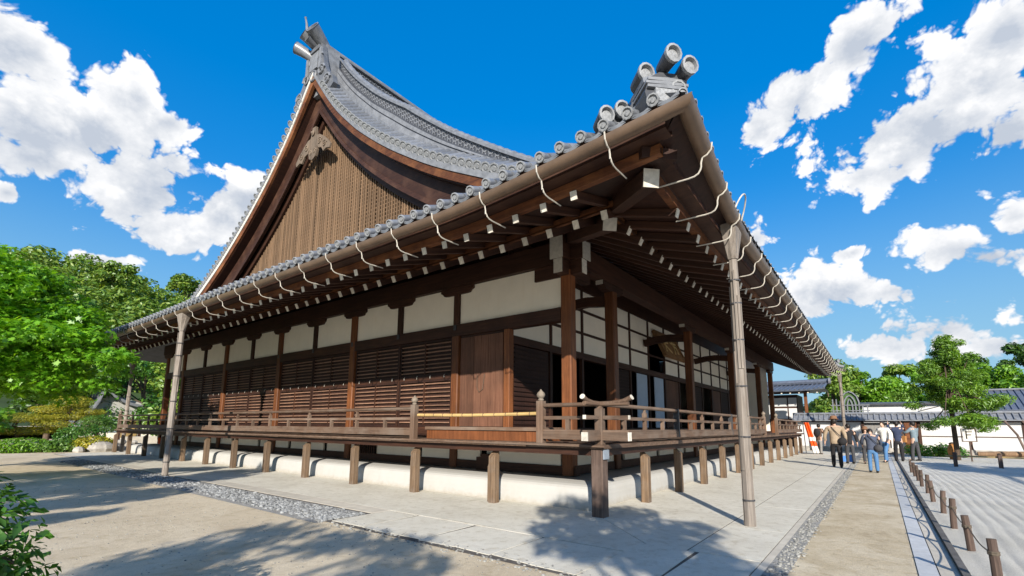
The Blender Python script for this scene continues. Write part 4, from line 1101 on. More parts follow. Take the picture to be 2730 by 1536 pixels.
slab([(-1.95+g_, -1.95), (32, -1.95), (32, .85), (.85, .85)])                       # inner strip along the front
slab([(-1.95, -1.95+g_), (.85, .85+g_), (.85, 30.1), (-1.95, 30.1)])               # inner strip along the gable side
x = -1.4
for L in (2.0, 2.6, 3.4, 3.0, 3.6, 3.2, 3.8, 3.4, 3.6, 4.0):
    slab([(x+g_, -2.83), (x+L, -2.83), (x+L, -1.95-g_*1.6), (x+g_, -1.95-g_*1.6)]); x += L
cuts = [-2.83, -2.1, -1.35, -.72, -.1, .52, 1.2, 1.85, 2.55, 3.35]
for i, (a, b) in enumerate(zip(cuts, cuts[1:])):
    j = random.uniform(-.05, .05); j2 = random.uniform(-.04, .04)
    slab([(-3.18+random.uniform(-.05, .03), a+g_), (-1.97-g_ if a > -2 else -1.41, a+g_+j), (-1.97-g_ if a > -2 else -1.41, b+j-.002), (-3.18+random.uniform(-.05, .03), b)])
y = 3.4
for L in (2.4, 2.9, 2.6, 3.1, 2.8, 3.0, 2.7, 3.2, 3.6):
    slab([(-2.36, y+g_), (-1.96, y+g_), (-1.96, y+L), (-2.36, y+L)], .013, 'slab_beige'); y += L
def stones(name, n, fx, fy, r0, r1, mat, z0=.0):
    m = MB(); ico = [(-.53, .85, 0), (.53, .85, 0), (-.53, -.85, 0), (.53, -.85, 0), (0, -.53, .85), (0, .53, .85), (0, -.53, -.85), (0, .53, -.85), (.85, 0, -.53), (.85, 0, .53), (-.85, 0, -.53), (-.85, 0, .53)]
    F = [(0,11,5),(0,5,1),(0,1,7),(0,7,10),(0,10,11),(1,5,9),(5,11,4),(11,10,2),(10,7,6),(7,1,8),(3,9,4),(3,4,2),(3,2,6),(3,6,8),(3,8,9),(4,9,5),(2,4,11),(6,2,10),(8,6,7),(9,8,1)]
    for _ in range(n):
        x, y = fx(), fy(); r = random.uniform(r0, r1); sx, sy, sz = r*random.uniform(.7, 1.3), r*random.uniform(.7, 1.3), r*random.uniform(.45, .8); a = random.uniform(0, 6.3); c, s_ = math.cos(a), math.sin(a)
        m.add([(x+(p[0]*sx*c-p[1]*sy*s_), y+(p[0]*sx*s_+p[1]*sy*c), z0+sz*.35+p[2]*sz) for p in ico], F)
    o = m.build(name, mat); return tag(o, kind='stuff')
def bed(name, poly, z, mat): return tag(MB().add([(a, b, z) for a, b in poly], [tuple(range(len(poly)))]).build(name, mat), kind='structure')
bed('drain_bed', [(-3.48, 3.4), (-2.38, 3.4), (-2.34, 24), (-3.3, 24)], .003, 'bed_grit')
stones('gravel', 5200, lambda: random.triangular(-3.38, -2.46, -2.9), lambda: 3.45+20*random.random()**1.5, .018, .046, 'pebble')
stones('grit', 1500, lambda: -7.4+4.0*random.random(), lambda: -2.6+15*random.random()**1.3, .004, .013, 'pebble_pale')
bed('path', [(-12, -4.30), (34, -4.30), (34, -3.14), (-12, -3.14)], .005, 'path_sand')
kerb = tag(MB().box(-12, -2.93, -.05, 34, -2.845, .012).build('kerb', 'slab_beige'), kind='structure')
bed('kerb_bed', [(-12, -3.16), (34, -3.16), (34, -2.93), (-12, -2.93)], .009, 'bed_grit')
stones('pebbles', 2200, lambda: -3.5+26*random.random()**1.5, lambda: random.triangular(-3.24, -2.94, -3.02), .008, .024, 'pebble_pale', .008)
stones('loose_gravel', 420, lambda: random.uniform(-3.45, -3.0), lambda: random.uniform(-2.8, 3.6), .008, .028, 'pebble_pale')
kb = tag(MB().box(-9, -4.485, -.05, 34, -4.30, .003).build('path_kerb', 'joint'), kind='structure')
x = -5.0
while x < 30:
    L = random.uniform(1.7, 2.0); slab([(x+.006, -4.482), (x+L, -4.482), (x+L, -4.305), (x+.006, -4.305)], .014, 'kerb_blue', 'kerb_stone', kb); x += L
gb = tag(MB().box(-9, -4.665, -.05, 34, -4.487, .002).build('gutter_row', 'joint'), kind='structure')
x = -5.2
while x < 30:
    L = random.uniform(.85, 1.05)*1.0
    slab([(x+.009, -4.66), (x+L, -4.66+random.uniform(-.006, .006)), (x+L, -4.495), (x+.009, -4.495)], .010, 'slab_beige', 'gutter_stone', gb); x += L
tag(MB().box(-9, -4.745, -.05, 34, -4.675, .055).build('garden_edging', 'edge_dark'), kind='structure')  # shadow along the edging is put into its dark colour
# raked garden: real furrows near the viewer, gently curved
rk = MB()
xs_ = [-3.4+i*.55 for i in range(60)]
ys_ = [-4.76-.022*i for i in range(0, 340)]
rows = []
for x in xs_:
    r = []
    for y in ys_:
        w = y+.30*math.sin(x*.13+.4)+.018*math.sin(x*1.7+y*2)
        edge = min(1, (-4.76-y)/.35)
        r.append((x, y, .012+edge*((.0145*abs(math.sin(w*math.pi/.19))**.8)+.004*math.sin(x*9+y*31))))
    rows.append(r)
rk.grid(rows)
tag(rk.build('garden_gravel', 'raked_gravel', None, True), kind='structure')
bed('garden_far', [(-4, -60), (20.2, -60), (20.2, -9.0), (24.6, -5.0), (24.6, -4.75), (-4, -4.75)], .004, 'raked_gravel')

# ------------------------------------------------------------------ garden stakes with rope
stake_m = None
ords = ['first', 'second', 'third', 'fourth', 'fifth', 'sixth', 'seventh', 'eighth', 'ninth', 'tenth']
sx_ = [-.85+1.78*i for i in range(10)]
tops = []
for i, x in enumerate(sx_):
    t = thing('garden_stake', 'short dark wooden stake of the rope fence by the path, %s from the viewer' % ords[i], 'stake', (x, -4.92+random.uniform(-.015, .015), 0), random.uniform(-.2, .2), 'stakes of the rope fence')
    h = random.uniform(.43, .49); le = random.uniform(-.03, .03); le2 = random.uniform(-.03, .03)
    m = MB().tube([(0, 0, -.05), (le*.4, le2*.4, h*.5), (le, le2, h)], [.045, .043, .041], 9); m.build('stake', 'stake_wood', t)
    MB().lathe([(.049, h-.16), (.053, h-.15), (.049, h-.14), (.053, h-.13), (.049, h-.12)], 9, (le*.7, le2*.7, 0)).build('lashing', 'rope', t)
    tops.append((x+le*.7, -4.92, h-.14))
for i, (a, b) in enumerate(zip(tops, tops[1:])):
    m = MB(); a, b = Vector(a), Vector(b)
    m.tube([a.lerp(b, k/8)-Vector((0, 0, .06*math.sin(math.pi*k/8))) for k in range(9)], .0075, 5)
    o = m.build('rope', 'rope'); tag(o, 'thin dark rope sagging between the %s and %s stakes from the viewer' % (ords[i], ords[i+1]), 'rope', 'ropes of the garden fence')

# ------------------------------------------------------------------ vegetation
def unit(n, rng):
    v = rng.normal(size=(n, 3)); return v/np.linalg.norm(v, axis=1)[:, None]
def leaf_mesh(name, clumps, n, size, mat, seed, shape='rhomb', up=.5, shell=.5, out=.6, aspect=1.0):
    """n separate leaf faces spread through ellipsoid clumps (x,y,z,rx,ry,rz)"""
    rng = np.random.default_rng(seed); cl = np.array(clumps, float)
    wgt = (cl[:, 3]*cl[:, 4]+cl[:, 4]*cl[:, 5]+cl[:, 3]*cl[:, 5]); wgt /= wgt.sum()
    k = rng.choice(len(cl), n, p=wgt); d = unit(n, rng)
    rad = shell+(1.08-shell)*rng.random(n)**.6
    p = cl[k, :3]+d*rad[:, None]*cl[k, 3:6]
    nor = d*out+np.array([0, 0, up])+unit(n, rng)*.75; nor /= np.linalg.norm(nor, axis=1)[:, None]
    a = np.cross(nor, unit(n, rng)); a /= np.linalg.norm(a, axis=1)[:, None]; b = np.cross(nor, a)
    s = size*(.55+.9*rng.random(n))
    if shape == 'rhomb': U = np.array([(1.25, 0, 0), (.1, .55*aspect, .16), (-1.0, 0, 0), (.1, -.55*aspect, .16)]); fc = [(0, 1, 2), (0, 2, 3)]
    elif shape == 'star':
        pts_ = []
        for i in range(7):
            an = -2.2+4.4*i/6; ln = (1.15, .8, 1.1, 1.35, 1.1, .8, 1.15)[i] if i % 1 == 0 else 1
            pts_.append((ln*math.cos(an) if False else 0, 0, 0))
        tip = [(1.3, 0), (.45, .2), (.85, .85), (.2, .42), (-.1, 1.0), (-.35, .3), (-.8, 0), (-.35, -.3), (-.1, -1.0), (.2, -.42), (.85, -.85), (.45, -.2)]
        U = np.array([(x, y, -.12*(x*x+y*y)) for x, y in tip]); fc = [tuple(range(12))]
    elif shape == 'needle': U = np.array([(1.3, 0, 0), (0, .2, .1), (-.9, 0, 0), (0, -.2, .1)]); fc = [(0, 1, 2), (0, 2, 3)]
    m_ = len(U)
    V = p[:, None, :]+s[:, None, None]*(U[None, :, 0, None]*a[:, None, :]+U[None, :, 1, None]*b[:, None, :]+U[None, :, 2, None]*nor[:, None, :])
    me = bpy.data.meshes.new(name); nv = n*m_
    me.vertices.add(nv); me.vertices.foreach_set('co', V.reshape(-1))
    L = len(fc[0]); nf = n*len(fc)
    idx = (np.arange(n)[:, None, None]*m_+np.array(fc)[None]).reshape(-1)
    me.loops.add(nf*L); me.loops.foreach_set('vertex_index', idx.astype(np.int32))
    me.polygons.add(nf); me.polygons.foreach_set('loop_start', (np.arange(nf)*L).astype(np.int32)); me.polygons.foreach_set('loop_total', np.full(nf, L, np.int32))
    me.update(calc_edges=True); me.materials.append(MATS[mat]); return me
def limbs(trunk, rs, ends, seed=0, r=.08):
    rnd = random.Random(seed); m = MB(); m.tube(trunk, rs, 9)
    for e in ends:
        e = Vector(e); k = rnd.uniform(.45, .95); i = min(len(trunk)-2, int(k*(len(trunk)-1))); f = k*(len(trunk)-1)-i
        s = Vector(trunk[i]).lerp(Vector(trunk[i+1]), f); mid = s.lerp(e, .5)+Vector((rnd.uniform(-.2, .2), rnd.uniform(-.2, .2), rnd.uniform(-.1, .3)))
        m.tube([s, mid, e], [r, r*.7, r*.3], 6)
    return m
def tree(name, label, cat, loc, clumps, n, size, mat, seed, trunk_h, trunk_r, shape='rhomb', group=None, lean=(0, 0), up=.5, shell=.5, aspect=1.0, nlimb=10):
    t = thing(name, label, cat, loc, 0, group)
    put('crown', leaf_mesh('crown', clumps, n, size, mat, seed, shape, up, shell, aspect=aspect), t)
    tr = [(0, 0, -.1), (lean[0]*.3, lean[1]*.3, trunk_h*.35), (lean[0]*.6+.05, lean[1]*.6, trunk_h*.7), (lean[0], lean[1], trunk_h)]
    put('trunk', limbs(tr, [trunk_r*1.25, trunk_r, trunk_r*.8, trunk_r*.5], [c[:3] for c in clumps[:nlimb]], seed, trunk_r*.42).mesh('trunk', 'bark', True), t)
    return t
def cloud_of(rng, n, ext, r0, r1, base, taper=0.0):
    out = []
    for _ in range(n):
        u = rng.uniform(0, 1); a = rng.uniform(0, 2*math.pi); k = math.sqrt(rng.random())*(1-taper*u)
        r = rng.uniform(r0, r1)*(1-.4*taper*u)
        out.append((ext[0]*k*math.cos(a), ext[1]*k*math.sin(a), base+ext[2]*u, r, r, r*rng.uniform(.55, .8)))
    return out
rg = random.Random(11)
# big maple on the left: layered sprays of foliage
mc = []
for i in range(62):
    z = rg.uniform(2.5, 7.0); hz = (z-2.2)/5.4; rad = 3.2*math.sin(math.pi*min(1, .26+.66*hz))**.7
    a = rg.uniform(0, 6.28); k = math.sqrt(rg.random()); r = rg.uniform(.8, 1.35)
    xx = .5+rad*k*math.cos(a); z = min(z, 6.9-.75*max(0, xx-.2)); mc.append((xx, -2.2+rad*k*math.sin(a), z, r, r, r*.40))
for x, y, z, r in ((-3.6, 15.2, 3.75, .6), (-3.75, 15.5, 3.7, .75), (-4.4, 16.2, 4.45, .8), (-3.45, 15.8, 3.3, .55), (-4.5, 17.0, 5.2, .8), (-3.7, 17.0, 2.9, .65), (-5.7, 19.0, 6.7, .9), (-6.4, 20.0, 7.1, 1.0), (-4.4, 16.4, 4.3, .9), (-4.9, 18, 5.2, 1.1), (-4.6, 17.7, 3.3, .9), (-5.4, 18.6, 3.9, 1.1), (-4.9, 17.9, 5.1, .8), (-6.9, 20.4, 7.3, 1.0), (-7.5, 21.4, 7.5, 1.0), (-6.3, 19.4, 6.6, .9), (-7.0, 19.0, 6.9, .9), (-4.1, 16.2, 3.8, .75), (-4.2, 17.2, 4.4, .8)):
    mc.append((x+6.5, y-21.6, z, r, r, r*.42))
mt = thing('maple_tree', 'large bright green maple with layered foliage in front of the far end of the roof', 'tree', (-6.5, 21.6, 0))
put('crown', leaf_mesh('crown', mc, 36000, .092, 'leaf_maple', 3, 'star', .9, .25, .35), mt)
put('trunk', limbs([(0, 0, -.1), (.2, -.2, 1.4), (-.1, .1, 2.9), (.2, 0, 4.6), (.1, .1, 7)], [.30, .24, .20, .14, .05], [c[:3] for c in mc[:30]], 4, .08).mesh('trunk', 'bark', True), mt)
# a second spray of the same maple kind lower left
mc2 = [(rg.uniform(-2.6, 2.6), rg.uniform(-2, 2), rg.uniform(1.0, 2.9), 1.1, 1.1, .4) for _ in range(14)]
tree('maple_tree', 'small light green maple standing low in front of the yellow-green pines', 'tree', (-6.6, 36.0, 0), mc2, 4200, .13, 'leaf_bright', 5, 2.0, .09, 'star', up=.9, shell=.2)
# clipped garden pines and azaleas at left
def pad_tree(label, loc, pads, mat, seed, n, name='garden_pine', cat='pine tree', size=.075):
    t = thing(name, label, cat, loc)
    put('foliage', leaf_mesh('foliage', pads, n, size, mat, seed, 'needle', .9, .45), t)
    put('trunk', limbs([(0, 0, -.05), (.15, 0, .6), (-.1, .1, 1.2), (.05, 0, max(p[2] for p in pads)-.1)], [.12, .1, .08, .04], [p[:3] for p in pads], seed, .05).mesh('trunk', 'bark', True), t)
pad_tree('yellowish clipped garden pine with the tallest domed top, left of the hall', (-.5, 38.6, 0), [(0, 0, 3.0, 1.1, 1.1, .42), (-.9, .3, 2.45, 1.0, .8, .28), (.9, -.2, 2.35, .9, .8, .25), (.2, .2, 2.0, 1.5, 1.0, .22), (-1.3, -.3, 1.8, .8, .6, .22)], 'leaf_yellow', 6, 9000)
pad_tree('wide low yellow-green garden pine under the maple crown', (-3.0, 37.6, 0), [(0, 0, 1.9, 1.5, 1.0, .3), (-1.5, .2, 1.55, 1.1, .9, .28), (1.5, -.3, 1.5, 1.0, .8, .25), (.3, .2, 1.1, 1.8, 1.0, .25), (-2.4, 0, 1.0, 1.0, .8, .25)], 'leaf_yellow', 7, 9000)
pad_tree('deep green clipped pine beside the yellow ones', (.6, 37.0, 0), [(0, 0, 1.75, .9, .8, .35), (.6, 0, 1.3, .9, .8, .3), (-.7, .1, 1.1, .8, .7, .3)], 'leaf_pine', 8, 5000)
def shrub(label, loc, rx, ry, rz, mat, seed, n=2600, size=.06):
    t = thing('azalea_bush', label, 'bush', loc, 0, 'clipped bushes left of the hall')
    put('foliage', leaf_mesh('foliage', [(0, 0, rz*.45, rx, ry, rz*.6), (rx*.4, .1, rz*.4, rx*.6, ry*.7, rz*.5), (-rx*.4, -.1, rz*.4, rx*.6, ry*.7, rz*.45)], n, size, mat, seed, 'rhomb', .5, .75), t)
    put('stem', MB().tube([(0, 0, -.02), (0, 0, rz*.5)], [.05, .03], 6).mesh('stem', 'bark'), t)
shrub('yellow-green clipped bush at the left edge of the picture', (-5.3, 33.6, 0), 1.3, .9, .9, 'leaf_yellow', 21)
shrub('bright green rounded bush second from the left edge', (-3.2, 32.6, 0), 1.2, .8, .75, 'leaf_bright', 22)
shrub('dark green low bush between two lighter bushes', (-1.7, 32.2, 0), 1.0, .7, .65, 'leaf_pine', 23)
shrub('olive clipped bush nearest the grey stones', (-.45, 31.9, 0), 1.0, .7, .8, 'leaf_yellow', 24)
shrub('tall loose green bush behind the olive bush', (-.6, 34.4, 0), 1.2, .9, 1.5, 'leaf_bush', 25)
# leafy bush in the near left corner
bt = thing('camellia_bush', 'glossy dark green leafy bush close by in the lower left corner', 'bush', (-7.62, -.05, 0))
bc = [(.0, .0, .95, .30, .30, .28), (-.15, .25, 1.1, .35, .3, .25), (.05, -.12, .70, .30, .26, .26), (.08, .15, .45, .38, .35, .35), (-.25, .4, .7, .45, .4, .5), (-.1, .0, .25, .4, .35, .3)]
put('foliage', leaf_mesh('foliage', bc, 5200, .033, 'leaf_bush', 31, 'rhomb', .7, .3, aspect=.85), bt)
put('stem', limbs([(0, .1, -.05), (-.03, .1, .4), (.0, .08, .9)], [.03, .022, .012], [c[:3] for c in bc], 2, .014).mesh('stem', 'bark', True), bt)
# pine by the right wall, with props and a small signboard
pc = []
for i in range(74):
    u = rg.random()**.85; z = 1.3+5.0*u; rad = (2.15*(1-u)**.75+.10)*(.75+.5*rg.random()); a = rg.uniform(0, 6.28); k = rg.random()**.6; r = rg.uniform(.34, .66)*(1-.35*u)
    pc.append((-.15*u+rad*k*math.cos(a), rad*k*math.sin(a), z+.25*k, r*1.15, r*1.15, r*.55))
tree('pine_tree', 'young upright green pine in front of the white wall at right', 'tree', (26.03, -7.22, 0), pc, 30000, .080, 'leaf_young', 41, 5.9, .10, 'rhomb', lean=(-.3, .1), up=.7, shell=.15, aspect=.5, nlimb=34)
for i, (dx, dy) in enumerate(((4.3, -3.3), (4.3, -4.0))):
    o = MB().tube([(26+dx, -7.2+dy, -.05), (26.2+dx, -6.9+dy, 1.3), (26.45+dx, -6.5+dy, 2.1)], [.06, .055, .05], 7).build('support_pole', 'stake_wood')
    tag(o, ('dark leaning timber prop against the white wall, %s one' % ('nearer', 'farther')[i]), 'pole', 'leaning props by the wall')
sg = thing('signboard', 'small white notice board on a dark post beside the young pine', 'sign', (25.1, -7.62, 0), R(200))
MB().box(.0, -.02, 0, .05, .03, 1.05).build('post', 'stake_wood', sg)
MB().box(.03, -.24, 1.02, .055, .24, 1.6).build('board', 'white_board', sg)
for a in ((.02, -.31, 1.6, .065, .31, 1.64), (.02, -.31, .98, .065, .31, 1.02), (.02, -.31, 1.02, .065, -.28, 1.6), (.02, .28, 1.02, .065, .31, 1.6)): MB().box(*a).build('frame', 'stake_wood', sg)
MB().box(.056, -.12, 1.45, .060, .14, 1.50).box(.056, -.12, 1.30, .060, .10, 1.35).box(.056, -.14, 1.12, .060, -.08, 1.52).build('lettering', 'ink', sg)

# trees beyond the walls on the right
for i, (x, y, ht, rd, mat, lab, n) in enumerate([
    (57.5, -.2, 9.6, 2.6, 'leaf_hill', 'olive tree crown just beside the far roof corner', 2600),
    (60, -2.6, 8.0, 2.4, 'leaf_bright', 'rounded light green tree right of the roof corner', 2600),
    (59, -4.8, 7.2, 2.6, 'leaf_bright', 'low bright green tree over the white storehouse', 2800),
    (62.0, -6.4, 8.9, 2.3, 'leaf_hill', 'drooping pale green tree behind the storehouse roof', 2800),
    (60.0, -9.0, 8.2, 2.6, 'leaf_bright', 'vivid green tree behind the young pine', 3000),
    (64, -11.0, 9.6, 2.8, 'leaf_bush', 'mid green tree right behind the top of the young pine', 3000),
    (62, -14.4, 8.6, 2.9, 'leaf_bright', 'broad light green tree between the young pine and the right edge', 3200),
    (66, -17.8, 11.6, 3.0, 'leaf_dark', 'tall dark pine with open branches at the right edge', 3600),
    (58, -18.2, 7.6, 2.8, 'leaf_bright', 'light green tree below the dark pine at the right edge', 3000),
    (70, -14.0, 10.2, 2.6, 'leaf_dark', 'dark tree top seen left of the tall open pine', 2400),
    (66, .8, 8.4, 3.0, 'leaf_bush', 'green tree seen through the gap under the far eaves', 2600)]):
    cs = cloud_of(rg, 24, (rd, rd, ht*.78), .8, 1.5, ht*.2, .4)
    cs = [(a, b, min(c, ht-d*.6), d, e, f) for a, b, c, d, e, f in cs]
    tree('garden_tree', lab, 'tree', (x, y, 0), cs, int(n*3.2), .175, mat, 50+i, ht*.75, .2, 'rhomb', 'trees beyond the right wall', shell=.35)
# trees seen through the end of the veranda at left
for i, (x, y, ht, rd, mat, lab) in enumerate([
    (6.0, 40.0, 6.6, 2.0, 'leaf_hill', 'sunlit yellow-green tree seen past the far veranda post'),
    (3.6, 43.5, 7.0, 2.3, 'leaf_bush', 'shaded green tree behind the small gabled building'),
    (10.5, 44, 8.0, 3.0, 'leaf_bright', 'light green tree framed by the far end of the veranda'),
    (-.5, 45, 6.5, 2.6, 'leaf_dark', 'dark tree behind the clipped pines'),
    (-6, 48, 8, 3.2, 'leaf_hill', 'broad tree behind the maple, left of the clipped pines'), (-11, 46, 8.5, 3.2, 'leaf_bush', 'tall green tree at the left edge behind the maple'),
    (2, 54, 9, 3.4, 'leaf_hill', 'tall tree rising behind the small gabled building'), (8, 56, 9.5, 3.4, 'leaf_bush', 'big green tree under the left end of the eaves'), (15, 54, 9, 3.2, 'leaf_hill', 'tree seen low through the end of the veranda')]):
    cs = cloud_of(rg, 14, (rd, rd, ht*.7), .8, 1.3, ht*.22, .35)
    tree('garden_tree', lab, 'tree', (x, y, 0), cs, 3400, .16, mat, 80+i, ht*.7, .16, 'rhomb', 'trees behind the far end of the hall', shell=.3)
# wooded hill far behind on the left
hill = MB(); rows = []
def hill_h(x, y):
    u = (x-20)/85; v = (y-165)/70
    return max(0, 38.5*math.exp(-(u*u*1.1+v*v*1.3))*(1+.05*math.sin(x*.13)+.04*math.sin(y*.17+1)))
for i in range(61):
    rows.append([(-140+5*i, 60+6*j, hill_h(-140+5*i, 60+6*j)-.6) for j in range(36)])
hl = hill.grid(rows).build('hill', 'hill_soil', None, True); tag(hl, kind='structure')
hc = []
while len(hc) < 1050:
    x, y = rg.uniform(-50, 80), rg.uniform(82, 178); z = hill_h(x, y)
    if z < 1.2: continue
    r = rg.uniform(2.0, 3.8); hc.append((x, y, z+r*.35, r, r, r*.95))
fo = put('forest', leaf_mesh('forest', hc, 170000, .45, 'leaf_hill', 90, 'rhomb', .5, .8), None); tag(fo, kind='stuff')
for i, (x, y, z, lab) in enumerate([(20.1, 132.9, 34.0, 'lone tree standing proud on the wooded skyline, nearer the maple'), (30.9, 119.2, 32.5, 'lone tree on the wooded skyline, nearer the temple roof')]):
    hz_ = hill_h(x, y)-.8; up_ = max(0.0, z-hz_)*.72
    cs = [(rg.uniform(-2.6, 2.6), rg.uniform(-2, 2), rg.uniform(2.0, 5.4)+up_, 1.6, 1.6, 1.1) for _ in range(13)]+[(rg.uniform(-1.5, 1.5), rg.uniform(-1, 1), up_*k/4, 1.7, 1.7, 1.4) for k in range(5)]
    tree('skyline_tree', lab, 'tree', (x, y, hz_), cs, 3400, .34, 'leaf_hill', 95+i, 4.5+up_, .25, 'rhomb', 'lone trees on the skyline', shell=.2)
# trees behind the viewpoint that shade the paving
def sh(gx, gy, z, rx, ry, rz): k = z/math.tan(SUN_EL); return (gx-k*math.cos(SUN_AZ), gy-k*math.sin(SUN_AZ), z, rx, ry, rz)
def shade_tree(label, loc, cl, n, seed, size=.10, th=7.0):
    cs = [(a-loc[0], b-loc[1], c, d, e, f) for a, b, c, d, e, f in cl]
    tree('shade_tree', label, 'tree', loc, cs, n, size, 'leaf_pine', seed, th, .22, 'rhomb', 'trees behind the viewpoint', shell=.1)
shade_tree('old pine behind the viewpoint whose branches shade the paving by the corner post', (-13.4, -9.6, 0),
    [sh(-.9, -.2, 4.9, 1.0, .9, .28), sh(.5, -.2, 5.2, .75, .6, .22), sh(-1.6, -1.6, 5.0, 1.0, .85, .26), sh(-.3, -1.4, 5.4, .8, .7, .22), sh(-2.3, -2.6, 4.8, .9, .7, .22), sh(-2.1, -.7, 5.3, .6, .6, .2), sh(-3.3, -3.6, 5.2, .8, .6, .2), sh(.2, .9, 5.6, .6, .5, .2)], 4300, 101, .085, 5.5)
shade_tree('sparse pine behind the viewpoint shading the sand in the left foreground', (-17.5, -5.2, 0),
    [sh(-5.4, 2.9, 5.0, .9, .8, .16), sh(-4.3, 3.3, 5.6, .9, .7, .14), sh(-6.2, 2.4, 5.2, 1.0, .8, .18), sh(-4.0, 2.0, 5.3, .8, .6, .16), sh(-4.4, .3, 5.5, .8, .6, .16), sh(-3.6, 1.2, 5.6, .6, .5, .12)], 1700, 102, .085, 6.0)
shade_tree('broad tree left of the viewpoint shading the ground beside the gable wall', (-15.5, 6.4, 0),
    [sh(-4.6, 9.4, 5.0, 1.2, 1.0, .5), sh(-5.2, 11.6, 5.2, 1.5, 1.2, .55), sh(-4.6, 14.0, 5.4, 1.5, 1.2, .6), sh(-5.0, 16.6, 5.2, 1.6, 1.3, .6), sh(-3.4, 12.6, 5.6, 1.1, .9, .4), sh(-1.8, 12.0, 5.6, 1.1, .8, .4), sh(-.6, 13.2, 5.8, 1.1, .8, .4), sh(-2.4, 15.6, 6.0, 1.2, 1.0, .5), sh(-6.4, 9.0, 5.0, 1.0, .8, .4), sh(-6.6, 13.0, 5.2, 1.5, 1.3, .55), sh(-6.9, 17.0, 5.2, 1.5, 1.3, .5), sh(-1.0, 15.3, 6.2, .9, .8, .3), sh(-6.2, 7.2, 5.3, 1.0, .5, .2)], 9000, 103, .13, 6.5)
shade_tree('tree outside the garden on the right whose shadow crosses the raked gravel', (7.6, -15.2, 0),
    [sh(18.5, -6.4, 6.0, 1.6, .9, .4), sh(21, -6.2, 6.2, 1.5, .8, .4), sh(17.2, -7.8, 6.2, 1.6, .9, .4), sh(19.6, -8.4, 6.4, 1.5, .9, .4), sh(15.5, -9.0, 6.5, 1.4, .9, .4), sh(13.2, -8.6, 6.0, 1.0, .6, .2), sh(3.4, -6.9, 6.0, .9, .5, .2), sh(5.6, -7.4, 6.2, .9, .5, .2)], 4200, 104, .13, 7.0)
# ------------------------------------------------------------------ walls and buildings
def tile_row_roof(parent, x0, x1, y0, y1, z_e, z_r, name='coping', mat='tile_blue', step=.32, axis='y', stuff=True):
    """double-pitched tiled coping running along y, ridge in the middle"""
    xm = (x0+x1)/2; o = MB().add([(x0, y0, z_e), (xm, y0, z_r), (x1, y0, z_e), (x0, y1, z_e), (xm, y1, z_r), (x1, y1, z_e), (x0, y0, z_e-.06), (x1, y0, z_e-.06), (x0, y1, z_e-.06), (x1, y1, z_e-.06)],
        [(0, 1, 4, 3), (1, 2, 5, 4), (6, 7, 2, 1, 0), (8, 3, 4, 5, 9), (6, 0, 3, 8), (7, 9, 5, 2), (6, 8, 9, 7)]).build(name, mat, parent)
    m = MB(); y = y0+.1
    while y < y1:
        m.tube([(x0-.02, y, z_e+.03), (xm, y, z_r+.04)], .05, 6); m.tube([(x1+.02, y, z_e+.03), (xm, y, z_r+.04)], .05, 6); y += step
    tag(m.build('tile_roll', mat, o), kind='stuff')
    MB().tube([(xm, y0, z_r+.07), (xm, y1, z_r+.07)], .085, 8).build('ridge_cap', 'tile_pale', o, True)
    return o
wl = thing('boundary_wall', 'long white plastered wall with dark timber posts and tiled coping across the far side', 'wall', (33.6, -8, 0))
def wb(a, b, c, d, e, f): return (a-33.6, b+8, c, d-33.6, e+8, f)
MB().box(*wb(33.55, -60, 0, 33.8, 1.0, .32)).build('wall_base', 'rock', wl)
for i, (a, b) in enumerate([(-60, -40), (-40, -25), (-25, -16), (-16, -13.2), (-13.2, -11.0), (-11.0, -8.6), (-8.6, -6.2), (-3.2, -1.4), (-1.4, .9)]):
    MB().box(*wb(33.60, a+.05, .32, 33.75, b-.05, 2.12)).build('wall_panel', 'far_plaster', wl)
    MB().box(*wb(33.56, b-.07, 0, 33.78, b+.07, 2.14)).build('wall_post', 'timber_z', wl)
MB().box(*wb(33.57, -60, 1.10, 33.595, -6.2, 1.16)).build('wall_rail', 'stake_wood', wl)
MB().box(*wb(33.50, -60, 2.04, 33.85, 1.0, 2.14)).build('wall_plate', 'timber_y', wl)
tile_row_roof(wl, 33.1-33.6, 34.3-33.6, -52, 9.0, 2.18, 2.58, 'coping', 'tile_pale')
gt = thing('garden_gate', 'open gateway in the white wall with an orange-brown door leaf and grey door', 'gate', (33.6, -4.7, 0))
MB().box(.1, -1.45, 0, .16, .0, 2.04).build('door_leaf', 'cloth_charcoal', gt)
MB().box(.06, .02, .1, .12, 1.42, 2.02).build('door_panel', 'cloth_grey', gt)
d_ = MB().box(-.6, -1.35, .15, -.54, -.72, 2.0).build('door_leaf', 'orange_board', gt)
for i in range(5): MB().box(-.625, -1.3, .3+i*.34, -.601, -.77, .56+i*.34).build('door_panel', 'orange_board', d_)
for y in (-1.5, 1.5): MB().box(-.1, y-.08, 0, .12, y+.08, 2.1).build('gate_post', 'timber_z', gt)
MB().box(-.04, -.7, .05, .02, .02, 2.0).build('white_curtain', 'cloth_white', gt)

